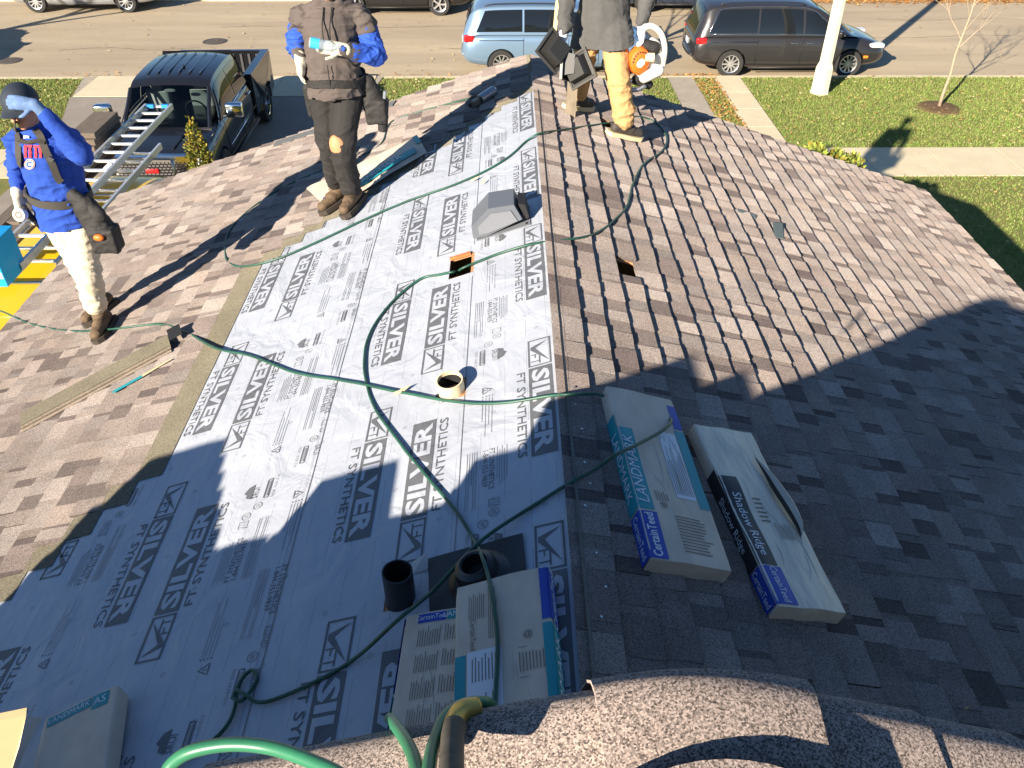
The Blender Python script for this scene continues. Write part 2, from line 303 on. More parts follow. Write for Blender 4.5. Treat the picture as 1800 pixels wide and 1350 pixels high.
# manholes
IRON = mat('iron', (0.10, 0.085, 0.07), 0.6, 0.3, 0.3, 30, 0.4, 90)
for (px, py, r), lb in (((378, 73, 0.36), 'cast iron manhole cover in the street above the truck'), ((17, 107, 0.33), 'small iron manhole cover near the corner lawn')):
    c = GP(px, py); mb = MB(); T = Matrix.Translation((c.x, c.y, GZ + 0.001)); mb.lathe([(0.001, 0.008), (r * .86, 0.008), (r * .88, 0.002), (r * .93, 0.002), (r * .95, 0.008), (r, 0.008), (r, 0.0)], T, 28)
    for a in range(-4, 5):
        for b_ in range(-4, 5):
            if a * a + b_ * b_ < 15: mb.box((c.x + a * r * .18, c.y + b_ * r * .18, GZ + 0.011), (r * .1, r * .1, 0.008))
    tag(mb.build('manhole_cover', IRON), lb, 'manhole cover', 'manhole covers')
# ---------------------------------------------------------------- lamp post, trees, shrubs
POLE = mat('concrete_pole', (0.60, 0.55, 0.42), 0.85, var=0.12, vscale=12, bump=0.2, bscale=80)
b0 = GP(1440, 163, 0.10); t = thing('lamp_post', 'cream concrete lamp post beside the dark minivan', 'lamp post', b0)
mb = MB(); mb.lathe([(0.25, -0.05), (0.22, 0.10), (0.215, 0.62), (0.165, 0.74)], Matrix.Translation(b0), 8); mb.build('base', POLE, t)
mb = MB(); mb.lathe([(0.16, 0.70), (0.125, 4.0), (0.09, 8.0), (0.02, 8.02)], Matrix.Translation(b0), 8); mb.build('pole', POLE, t)
mb = MB(); mb.tube(spline([b0 + Vector(q) for q in ((0, 0, 7.9), (0.1, 0.5, 8.25), (0.2, 1.2, 8.4))], 5), 0.035, 6); mb.lathe([(0.02, 0.1), (0.16, 0.03), (0.17, -0.05), (0.02, -0.08)], Matrix.Translation(b0 + Vector((0.22, 1.35, 8.38))), 10); mb.build('lamp_head', POLE, t)
def branch_tree(name, label, base, h, r, m, seed, depth=4, lean=(0, 0), first=0.35, spread=0.6, n0=9, group=None, thin=0.6):
    rnd = random.Random(seed); t = thing(name, label, 'tree', base, (0, 0, 0), group); top = Vector(base) + Vector((lean[0], lean[1], h))
    tr = MB(); br = MB(); path = [Vector(base).lerp(top, k / 8) + Vector((rnd.uniform(-1, 1), rnd.uniform(-1, 1), 0)) * r * 0.5 * (k > 0) for k in range(9)]
    tr.tube(path, [r * (1.25 if k == 0 else 1 - 0.75 * k / 8) for k in range(9)], 8)
    def grow(p, d, L, rr, dep):
        pts = [p]; q = p; dd = d
        for k in range(4):
            dd = (dd + Vector((rnd.uniform(-1, 1), rnd.uniform(-1, 1), rnd.uniform(-.3, .8))) * 0.16).normalized(); q = q + dd * L / 4; pts.append(q)
        br.tube(pts, [rr * (1 - 0.18 * k) for k in range(5)], 4 if dep < 2 else 5, caps=False)
        if dep > 0:
            for k in range(3 if dep > 1 else 4):
                f = rnd.uniform(0.3, 1.0); i = min(3, int(f * 4)); s = pts[i].lerp(pts[i + 1], f * 4 - i if f < 1 else 1)
                nd = (dd + Vector((rnd.uniform(-1, 1), rnd.uniform(-1, 1), rnd.uniform(-.2, .7))) * 0.75).normalized(); grow(s, nd, L * rnd.uniform(0.45, 0.7), rr * thin, dep - 1)
    for k in range(n0):
        f = first + (1 - first) * k / n0; a = k * 2.4 + rnd.uniform(-.4, .4); p = Vector(base).lerp(top, f)
        grow(p, Vector((math.cos(a) * spread, math.sin(a) * spread, 0.75)).normalized(), h * (0.42 - 0.22 * f) , r * (0.5 - 0.25 * f), depth - 1)
    tr.build('trunk', m, t, 'all'); br.build('crown', m, t, 'all'); return t
BARK = mat('pale_bark', (0.34, 0.26, 0.18), 0.9, var=0.25, vscale=30, bump=0.5, bscale=60); BARK2 = mat('cream_bark', (0.56, 0.43, 0.24), 0.85, var=0.2, vscale=20, bump=0.4, bscale=50)
BARK3 = mat('grey_bark', (0.2, 0.16, 0.13), 0.9, var=0.2, vscale=20, bump=0.4, bscale=50)
tb = GP(1650, 190, 0.1); branch_tree('young_tree', 'slender leafless young tree in its mulch ring', tb, 3.3, 0.038, BARK, 3, 3, (0.06, 0), 0.42, 0.55, 11, thin=0.5)
mb = MB(); mb.lathe([(0.0, 0.06), (0.25, 0.055), (0.45, 0.03), (0.56, -0.01)], Matrix.Translation((tb.x, tb.y, LZ)), 26)
mb.v = [(x + 0.05 * noise.noise(Vector((x * 4, y * 4, 0))), y + 0.05 * noise.noise(Vector((x * 4, y * 4, 9))), z + 0.012 * noise.noise(Vector((x * 11, y * 11, 3)))) for x, y, z in mb.v]
tag(mb.build('mulch_ring', MULCH, None, 'all'), 'round mulch bed at the foot of the young tree', 'mulch')
bt = ATY(968, 92, 21.4); branch_tree('street_tree', 'cream barked leafless tree in front of the blue minivan', Vector((bt.x, bt.y, LZ)), 5.2, 0.125, BARK2, 11, 4, (0.55, 0.1), 0.40, 0.75, 12)
branch_tree('bare_tree', 'large leafless tree casting branch shadows on the street', Vector((-19.5, 22.0, LZ)) , 9, 0.2, BARK3, 5, 4, (0.3, 0), 0.3, 0.7, 12)
def conifer(name, label, base, h, r, n, seed, hue, green=(0.16, 0.17, 0.03), cat='shrub', shape=None):
    rnd = np.random.default_rng(seed); t = thing(name, label, cat, base); u = rnd.random(n); zz = h * (1 - np.sqrt(u) * 0.98) if shape is None else h * u
    rr = r * ((1 - zz / h) ** 0.8 + 0.02) if shape is None else r * shape(u); a = rnd.uniform(0, 2 * np.pi, n); q = np.sqrt(rnd.uniform(0.25, 1, n)) * rr * (1 + 0.22 * np.sin(a * 5 + zz * 9))
    P = np.stack([base[0] + q * np.cos(a), base[1] + q * np.sin(a), base[2] + zz], 1); L_ = (0.045 if shape is None else 0.06) * rnd.uniform(0.6, 1.4, n)
    d = np.stack([np.cos(a) * 0.6 + rnd.normal(0, .35, n), np.sin(a) * 0.6 + rnd.normal(0, .35, n), 0.8 + rnd.normal(0, .3, n)], 1); d /= np.linalg.norm(d, axis=1)[:, None]
    sd = np.cross(d, rnd.normal(0, 1, (n, 3))); sd /= np.linalg.norm(sd, axis=1)[:, None]
    V = np.stack([P, P + d * L_[:, None] * .5 + sd * L_[:, None] * .3, P + d * L_[:, None], P + d * L_[:, None] * .5 - sd * L_[:, None] * .3], 1)
    c = np.array(green) * rnd.uniform(0.45, 1.5, (n, 1)); y = rnd.random(n) < hue; c[y] = np.array([0.30, 0.21, 0.03]) * rnd.uniform(0.6, 1.3, (y.sum(), 1)); C = np.ones((n, 4, 4)); C[:, :, :3] = c[:, None]
    o = bpy.data.objects.new('foliage', fastmesh('foliage', V.reshape(-1, 3), 4, LEAFM, C.reshape(-1, 4))); link(o, t)
    mb = MB(); mb.tube([Vector(base) - Vector((0, 0, .05)), Vector(base) + Vector((0, 0, h * .7))], [0.05, 0.02], 7); mb.build('stem', BARK3, t); return t
q = ATY(352, 285, 11.2); qt = ATY(345, 203, 11.2); conifer('arborvitae', 'yellow green cone shaped evergreen in front of the black truck', Vector((q.x, 11.2, LZ)), qt.z - LZ, 0.50, 17000, 4, 0.30)
for k, (px, py, dz) in enumerate(((1432, 276, 0), (1470, 290, 0), (1505, 300, 0))):
    q = ATY(px, py - 10, 8.95); conifer('garden_shrub', ('low leafy green shrub peeping over the roof rake, leftmost', 'low leafy green shrub peeping over the roof rake, middle', 'low leafy green shrub peeping over the roof rake, rightmost')[k], Vector((q.x, 8.95 + 0.05 * k, LZ)), q.z - LZ + 0.06, 0.26, 3500, 20 + k, 0.15, (0.22, 0.26, 0.05), 'shrub', lambda u: np.where(u > 0.8, np.sqrt(np.clip((1 - u) / 0.2, 0, 1)), 1.0))
# ================================================================ houses and roofs
SIDING = mat('siding', (0.62, 0.58, 0.50), 0.7, var=0.06, vscale=6); TRIM = mat('white_trim', (0.75, 0.74, 0.72), 0.5)
DECK = mat('deck_plywood', (0.42, 0.22, 0.10), 0.8, var=0.25, vscale=14, stretch=(1, 6, 1)); FASCIA = mat('gutter_white', (0.7, 0.68, 0.62), 0.4)
E_ = 0.143; SLEN = 4.64; SLR = 4.40; YFR = 8.22; SHW = 0.984; HEAD = 0.194
PAL = [(0.335, 0.268, 0.22), (0.30, 0.235, 0.19), (0.36, 0.295, 0.245), (0.265, 0.20, 0.165), (0.19, 0.14, 0.12), (0.165, 0.122, 0.108), (0.285, 0.235, 0.20), (0.325, 0.25, 0.195), (0.215, 0.165, 0.14)]
PAL = [tuple(sum(c) / 3 + (x - sum(c) / 3) * .64 for x in c) for c in PAL]; PAL = [(c[0] * 1.0, c[1] * .975, c[2] * .97) for c in PAL]
GREENISH = (0.185, 0.165, 0.118)
def shingle_geo(rnd, w, full=True, t0=0.0150, t1=0.0185, notch=None):
    """one laminated shingle: u = metres up the slope from its butt, v = along the ridge, h = above the course below"""
    V, Fc, C = [], [], []
    def quad(p, c):
        k = len(V); V.extend(p); Fc.append((k, k + 1, k + 2, k + 3)); C.extend([c] * 4)
    def slab(v0, v1, th, c, e0=0.0, e1=0.0):
        U = E_ + 0.02; a, b_, c_, d = (0, v0), (0, v1), (U, v1 - 0.0), (U, v0)
        quad([(e0, v0, th), (e1, v1, th), (U, v1, 0.0015 + (th - t0) * 0.15), (U, v0, 0.0015 + (th - t0) * 0.15)], c)
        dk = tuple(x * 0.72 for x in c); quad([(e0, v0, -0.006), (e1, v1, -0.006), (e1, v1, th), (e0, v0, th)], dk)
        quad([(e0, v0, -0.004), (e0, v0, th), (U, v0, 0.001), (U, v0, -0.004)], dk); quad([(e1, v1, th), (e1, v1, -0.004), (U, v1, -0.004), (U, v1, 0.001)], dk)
    v = 0.0; g = 0.002; quad_base = rnd.choice(PAL)
    while v < w - 0.03:                                     # the lower ply, in short colour drops
        d = min(rnd.uniform(0.12, 0.34), w - v); d = w - v if w - v - d < 0.06 else d
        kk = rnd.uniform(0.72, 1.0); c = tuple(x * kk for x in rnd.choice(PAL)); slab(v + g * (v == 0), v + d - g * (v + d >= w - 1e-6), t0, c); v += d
    v = rnd.uniform(0.0, 0.08)
    while v < w - 0.05:                                     # the upper ply: teeth
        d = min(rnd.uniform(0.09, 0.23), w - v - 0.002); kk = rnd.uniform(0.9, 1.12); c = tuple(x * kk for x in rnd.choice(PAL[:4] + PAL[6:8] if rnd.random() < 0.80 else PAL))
        j = [rnd.uniform(-0.004, 0.003) for _ in (0, 1)]; slab(v, v + d, t1 + rnd.uniform(-0.0015, 0.002), c, *j); v += d + rnd.uniform(0.03, 0.16)
    if full: quad([(E_ + 0.02, 0, 0.0015), (E_ + 0.02, w, 0.0015), (E_ + HEAD, w, 0.0005), (E_ + HEAD, 0, 0.0005)], GREENISH)
    return np.array(V), Fc, np.array(C)
def shingle_mesh(geo, name='shingle', frame_=None):
    V, Fc, C = geo; me = bpy.data.meshes.new(name); me.from_pydata(V.tolist(), [], Fc); me.materials.append(SH)
    a = me.color_attributes.new('col', 'FLOAT_COLOR', 'POINT'); a.data.foreach_set('color', np.concatenate([C, np.ones((len(C), 1))], 1).astype(np.float32).ravel()); return me
rnd = random.Random(5)
VARS = [shingle_geo(rnd, SHW) for _ in range(26)]; VMESH = [shingle_mesh(g) for g in VARS]; VMESHT = [shingle_mesh(shingle_geo(rnd, SHW, False)) for _ in range(8)]
def basis(side, s, y, h):                                   # local (u, v, h) -> world for the shingle whose butt lies s down the slope
    P = (LS if side < 0 else RSs)(s, y, h); up = Vector((1 / PK * (1 if side < 0 else -1), 0, 1 / PK / 3)); n = NL if side < 0 else NR
    vy = Vector((0, 1, 0)); return Matrix(((up.x, vy.x, n.x, P.x), (up.y, vy.y, n.y, P.y), (up.z, vy.z, n.z, P.z), (0, 0, 0, 1)))
house = thing('lower_house', 'single storey house with half shingled brown gable roof', 'house', (XR, 4.5, GZ))
# deck with the two cut holes left open
SLENL, YFL = SLEN, YF
def deck(side, name, holes):
    f = LS if side < 0 else RSs; SLEN, YF = (SLENL, YFL) if side < 0 else (SLR, YFR); ys = sorted({0.25, YF} | {h[i] for h in holes for i in (2, 3)}); ss = sorted({0.0, SLEN} | {h[i] for h in holes for i in (0, 1)}); mb = MB()
    for i in range(len(ys) - 1):
        for j in range(len(ss) - 1):
            cy, cs = (ys[i] + ys[i + 1]) / 2, (ss[j] + ss[j + 1]) / 2
            if any(a < cs < b_ and c < cy < d for a, b_, c, d in holes): continue
            for h in (0.0, -0.018): mb.add([f(ss[j], ys[i], h), f(ss[j + 1], ys[i], h), f(ss[j + 1], ys[i + 1], h), f(ss[j], ys[i + 1], h)], [(0, 1, 2, 3)])
    for a, b_, c, d in holes + [(0, SLEN, 0.25, YF)]:
        for (p, q) in (((a, c), (b_, c)), ((b_, c), (b_, d)), ((b_, d), (a, d)), ((a, d), (a, c))): mb.add([f(*p, 0), f(*q, 0), f(*q, -0.018), f(*p, -0.018)], [(0, 1, 2, 3)])
    return mb.build(name, DECK, house)
HL = [(0.50, 0.645, 4.36, 4.60)]; kb = SLR + .02 - 27 * E_; HR = [(kb - .125, kb - .004, 4.29, 4.50), (kb + E_ - .125, kb + E_ - .004, 6.84, 7.05)]
deckL = deck(-1, 'roof_deck', HL); deckR = deck(1, 'roof_deck', HR)
# right slope: all courses; left slope: racked up from the eave, stepping down at both ends
jobs = []                                                   # (side, s, y, width)
def course(side, s, y0, y1, k, cut=()):
    y = y0 - [0.0, 0.29, 0.58, 0.15, 0.44, 0.73, 0.87][k % 7]
    while y < y1:
        a, b_ = max(y, y0), min(y + SHW, y1); segs = [(a, b_)]
        for c, d in cut: segs = [q for p in segs for q in ((p[0], min(p[1], c)), (max(p[0], d), p[1])) if q[1] - q[0] > 0.02]
        for p in segs:
            if p[1] - p[0] > 0.03: jobs.append((side, s, p[0], p[1] - p[0]))

        y += SHW
NC = 32
for k in range(NC):
    s = SLR + 0.02 - k * E_
    if s < .1: continue
    course(1, s, 0.3, YFR + 0.02 + rnd.uniform(-0.006, 0.01), k, [(c, d) for a, b_, c, d in HR if a - 0.01 < s - E_ / 2 < b_ + 0.01])
STAIR = [(2.44, 3.30, YF)]
for k in range(NC):
    s = SLEN + 0.02 - k * E_
    if s < 0.16: continue
    if s > 2.47:
        y0 = 0.3 if s > 4.3 else 3.30 - 0.165 * (s - 2.42) / E_ - 0.02; course(-1, s, max(0.3, y0), YF + 0.02 + rnd.uniform(-0.006, 0.01), k)
    elif s > 2.40: course(-1, s, 3.30, YF + 0.02, k)
    else:
        y0 = 5.50 + (2.32 - s) / E_ * 0.129; course(-1, s - 0.0, min(y0 + rnd.uniform(-0.04, 0.04), 7.5), YF + 0.02 + rnd.uniform(-0.006, 0.01), k)
def px_size(j):
    side, s, y, wd = j; P = (LS if side < 0 else RSs)(s, y + wd / 2); d = P.dot(F_); u = 900 + FPX * P.dot(R_) / d; v = 675 - FPX * P.dot(U_) / d
    return (0 if not (-150 < u < 1950 and -50 < v < 1500) else 1) / d
def over_hole(j): return j[0] > 0 and any(j[1] - E_ - HEAD < b_ + .01 and j[1] - E_ > a - .06 and j[2] < d and j[2] + j[3] > c for a, b_, c, d in HR)
full = sorted([j for j in jobs if abs(j[3] - SHW) < 1e-6 and not over_hole(j)], key=px_size, reverse=True); indiv = set(full[:300])
BV, BF, BC = {-1: [], 1: []}, {-1: [], 1: []}, {-1: [], 1: []}; cnt = {-1: 0, 1: 0}
for j in jobs:
    side, s, y, wd = j; M = basis(side, s, y + rnd.uniform(-.001, .001), 0.006)
    if j in indiv:
        o = bpy.data.objects.new('shingle', rnd.choice(VMESH if s > 0.36 else VMESHT)); COL.objects.link(o); par = deckL if side < 0 else deckR
        o.parent = par; o.matrix_parent_inverse = wm(par).inverted(); o.matrix_basis = M
    else:
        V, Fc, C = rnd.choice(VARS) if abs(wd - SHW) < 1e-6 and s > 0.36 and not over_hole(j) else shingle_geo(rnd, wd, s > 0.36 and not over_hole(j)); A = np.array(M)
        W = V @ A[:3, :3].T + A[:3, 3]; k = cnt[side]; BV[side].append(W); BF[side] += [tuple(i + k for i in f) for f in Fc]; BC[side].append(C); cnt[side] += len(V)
for side, par in ((-1, deckL), (1, deckR)):
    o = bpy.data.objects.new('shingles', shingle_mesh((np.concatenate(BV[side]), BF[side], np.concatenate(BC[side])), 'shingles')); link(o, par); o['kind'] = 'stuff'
mb = MB()
for sg, f, SLEN, YF in ((-1, LS, SLENL, YFL), (1, RSs, SLR, YFR)):                          # rake boards, eaves and gutters
    mb.prism([f(0.02, YF + 0.01, -0.02), f(SLEN, YF + 0.01, -0.02), f(SLEN, YF + 0.01, -0.17), f(0.02, YF + 0.01, -0.17)], (0, -0.03, 0))
    e = f(SLEN, 0.3, -0.02); mb.box((e.x - sg * 0.03, (0.3 + YF) / 2, e.z - 0.08), (0.03, YF - 0.3, 0.14))
mb.build('fascia', FASCIA, house)
SLEN, YF = SLENL, YFL; ex = SLR / PK - 0.35; mb = MB(); zt = -H - SLEN / PK / 3 - 0.05
mb.add([(XR - ex, YF - 0.5, GZ), (XR + ex, YF - 0.5, GZ), (XR + ex, YF - 0.5, zt), (XR, YF - 0.5, -H - 0.15), (XR - ex, YF - 0.5, zt), (XR - ex, 0.3, GZ), (XR - ex, 0.3, zt), (XR + ex, 0.3, GZ), (XR + ex, 0.3, zt)],
       [(0, 1, 2, 3, 4), (0, 4, 6, 5), (1, 7, 8, 2)]); mb.build('wall', SIDING, house)
# ---- underlayment
US = [SLEN * 0 - 0.03, 2.62]
def under_mat(name, c, ink=None):
    m = bpy.data.materials.new(name); m.use_nodes = True; MATS[name] = m; nt = m.node_tree; N = nt.nodes; K = nt.links; b = N['Principled BSDF']
    b.inputs['Roughness'].default_value = 0.55; b.inputs['Specular IOR Level'].default_value = 0.35; g = N.new('ShaderNodeNewGeometry')
    mp = N.new('ShaderNodeMapping'); mp.inputs['Scale'].default_value = (1, 0.8, 1); mp.inputs['Rotation'].default_value = (0, 0, 0.6); K.new(g.outputs['Position'], mp.inputs[0])
    def nz(sc_, det, dist=0.0, src=mp.outputs[0]):
        n = N.new('ShaderNodeTexNoise'); n.inputs['Scale'].default_value = sc_; n.inputs['Detail'].default_value = det; n.inputs['Distortion'].default_value = dist; K.new(src, n.inputs['Vector']); return n.outputs['Fac']
    w1 = nz(4.5, 3, 1.3); w2 = nz(26, 3, 0.8); v = nz(2.2, 5)
    rg = N.new('ShaderNodeTexNoise'); rg.noise_type = 'RIDGED_MULTIFRACTAL'; rg.inputs['Scale'].default_value = 3.2; rg.inputs['Detail'].default_value = 3; rg.inputs['Distortion'].default_value = 0.8; K.new(mp.outputs[0], rg.inputs['Vector'])
    dst = nz(160, 2, 0, g.outputs['Position'])
    # faint scuffs and dust
    col = N.new('ShaderNodeMix'); col.data_type = 'RGBA'; r = N.new('ShaderNodeMapRange'); r.inputs[1].default_value = 0.35; r.inputs[2].default_value = 0.75; K.new(v, r.inputs[0]); K.new(r.outputs[0], col.inputs[0])
    col.inputs[6].default_value = (*c, 1); col.inputs[7].default_value = (c[0] * 0.86, c[1] * 0.86, c[2] * 0.87, 1); out = col.outputs[2]
    dr = N.new('ShaderNodeMapRange'); dr.inputs[1].default_value = 0.62; dr.inputs[2].default_value = 0.75; dr.inputs[4].default_value = 0.28; K.new(dst, dr.inputs[0]); dm = N.new('ShaderNodeMix'); dm.data_type = 'RGBA'; K.new(dr.outputs[0], dm.inputs[0]); K.new(out, dm.inputs[6]); dm.inputs[7].default_value = (.16, .15, .14, 1); out = dm.outputs[2]
    if ink:                                                 # printed guide lines and nailing rings, in metres on the sheet
        uv = N.new('ShaderNodeUVMap'); uv.uv_map = 'sheet'; sp = N.new('ShaderNodeSeparateXYZ'); K.new(uv.outputs[0], sp.inputs[0])
        def ma(op, a, b_=None, c_=None):
            n = N.new('ShaderNodeMath'); n.operation = op
            for i, x in enumerate((a, b_, c_)):
                if x is None: continue
                if isinstance(x, (int, float)): n.inputs[i].default_value = x
                else: K.new(x, n.inputs[i])
            return n.outputs[0]
        S_, Y_ = sp.outputs[0], sp.outputs[1]
        fs = ma('SUBTRACT', ma('FRACT', ma('MULTIPLY', S_, 1 / 0.1125)), 0.5); ls = ma('LESS_THAN', ma('ABSOLUTE', fs), 0.010); dash = ma('LESS_THAN', ma('FRACT', ma('ADD', ma('MULTIPLY', Y_, 1 / 0.33), ma('MULTIPLY', ma('FLOOR', ma('MULTIPLY', S_, 1 / .1125)), 0.37))), 0.72)
        a1 = ma('MULTIPLY', ma('MULTIPLY', ls, dash), 0.55)
        dx = ma('MULTIPLY', ma('SUBTRACT', ma('FRACT', ma('MULTIPLY', S_, 1 / 0.225)), 0.5), 0.225); dy = ma('MULTIPLY', ma('SUBTRACT', ma('FRACT', ma('ADD', ma('MULTIPLY', Y_, 1 / 0.42), ma('MULTIPLY', ma('FLOOR', ma('MULTIPLY', S_, 1 / .225)), 0.43))), 0.5), 0.42)
        d = ma('SQRT', ma('ADD', ma('MULTIPLY', dx, dx), ma('MULTIPLY', dy, dy))); ring = ma('MAXIMUM', ma('LESS_THAN', ma('ABSOLUTE', ma('SUBTRACT', d, 0.0105)), 0.0012), ma('LESS_THAN', ma('ABSOLUTE', ma('SUBTRACT', d, 0.0045)), 0.0011))
        k = ma('MAXIMUM', a1, ma('MULTIPLY', ring, 0.7)); mx = N.new('ShaderNodeMix'); mx.data_type = 'RGBA'; K.new(k, mx.inputs[0]); K.new(out, mx.inputs[6]); mx.inputs[7].default_value = (*ink, 1); out = mx.outputs[2]
    K.new(out, b.inputs['Base Color'])
    bp = N.new('ShaderNodeBump'); bp.inputs['Strength'].default_value = 0.6; bp.inputs['Distance'].default_value = 0.022; K.new(w1, bp.inputs['Height'])
    b2 = N.new('ShaderNodeBump'); b2.inputs['Strength'].default_value = 0.1; b2.inputs['Distance'].default_value = 0.006; K.new(w2, b2.inputs['Height']); K.new(bp.outputs[0], b2.inputs['Normal']); b3 = N.new('ShaderNodeBump'); b3.inputs['Strength'].default_value = 0.55; b3.inputs['Distance'].default_value = 0.018; K.new(rg.outputs['Fac'], b3.inputs['Height']); K.new(b2.outputs[0], b3.inputs['Normal']); K.new(b3.outputs[0], b.inputs['Normal']); return m
SHEETC = (0.43, 0.458, 0.51); INKC = (0.125, 0.13, 0.14)
UND = under_mat('underlayment', SHEETC, INKC); INK = under_mat('printed_ink', INKC); SHW_ = under_mat('sheet_plain', SHEETC); INK2 = under_mat('faint_ink', (0.25, 0.26, 0.28))
und = thing('underlayment', 'silver grey synthetic roofing underlayment with printed lettering on the left slope', 'underlayment', LS(1.0, 4.0))
def strip(s0, s1, h, y0=0.35, y1=7.75, holes=()):
    nu, nv = max(2, int((s1 - s0) / 0.04)), int((y1 - y0) / 0.05); mb = MB()
    mb.grid(lambda u, v: LS(s0 + (s1 - s0) * u, y0 + (y1 - y0) * v + (0.01 * noise.noise(Vector((u * 9, 0, 0)))), h + 0.0012 * noise.noise(Vector((s0 + (s1 - s0) * u, v * 8, 0)) * 4)), nu, nv)
    for a, b_, c, d in holes: mb.f = [f for f in mb.f if not (a < sum(sA(mb.v[i]) for i in f) / 4 < b_ and c < sum(mb.v[i][1] for i in f) / 4 < d)]
    mb.m = mb.m[:len(mb.f)]; o = mb.build('sheet', UND, und, 'all'); uv = o.data.uv_layers.new(name='sheet')
    P = np.array([sA(v.co) for v in o.data.vertices]); Y = np.array([v.co.y for v in o.data.vertices]); idx = np.array([l.vertex_index for l in o.data.loops]); uv.data.foreach_set('uv', np.stack([P[idx], Y[idx]], 1).astype(np.float32).ravel()); return o
def sA(p): return (XR - p[0]) * PK
HOLES = HL + [(0.49, 0.62, 3.14, 3.29), (0.64, 0.75, 1.93, 2.06)]
strip(0.0, 1.24, 0.0050, holes=HOLES); strip(1.20, 3.6, 0.0028)
# printed logo block: box reversed out SILVER, framed FT mark, and FT SYNTHETICS beside it. x runs along the reading direction, 0.86 long
def logo_mesh():
    mb = MB(); h = 0.118
    def q(x0, x1, y0, y1, z, mi): mb.add([(x0, y0, z), (x1, y0, z), (x1, y1, z), (x0, y1, z)], [(0, 1, 2, 3)], mi)
    q(0.235, 0.86, -h / 2, h / 2, 0.0, 0)
    v, f = text_data('SILVER', 0.158, 0.0055); xs = [p[0] for p in v]; ys = [p[1] for p in v]; sx = 0.585 / (max(xs) - min(xs)); sy = 0.088 / (max(ys) - min(ys))
    mb.add([(0.2475 + 0.30 + (p[0] - (max(xs) + min(xs)) / 2) * sx, (p[1] - (max(ys) + min(ys)) / 2) * sy, 0.0006) for p in v], f, 1)
    tk = 0.009
    for x0, x1, y0, y1 in ((0, 0.225, -h / 2, -h / 2 + tk), (0, 0.225, h / 2 - tk, h / 2), (0, tk, -h / 2, h / 2), (0.216, 0.225, -h / 2, h / 2)): q(x0, x1, y0, y1, 0.0, 0)
    mb.add([(0.025, 0.045, 0), (0.075, -0.02, 0), (0.20, 0.048, 0), (0.085, -0.045, 0), (0.06, -0.045, 0)], [(0, 1, 4), (1, 2, 3), (1, 3, 4)], 0)
    q(0.125, 0.205, -0.004, 0.003, 0, 0); q(0.125, 0.132, -0.045, 0.003, 0, 0); q(0.125, 0.158, -0.026, -0.020, 0, 0); q(0.182, 0.189, -0.045, 0.003, 0, 0)
    v, f = text_data('FT SYNTHETICS', 0.06, 0.0005); xs = [p[0] for p in v]; sx = 0.60 / (max(xs) - min(xs))
    mb.add([(0.25 + (p[0] - min(xs)) * sx, -h / 2 - 0.042 + p[1] * 1.0, 0) for p in v], f, 0)
    return mb.mesh('printed_logo', [INK, SHW_])
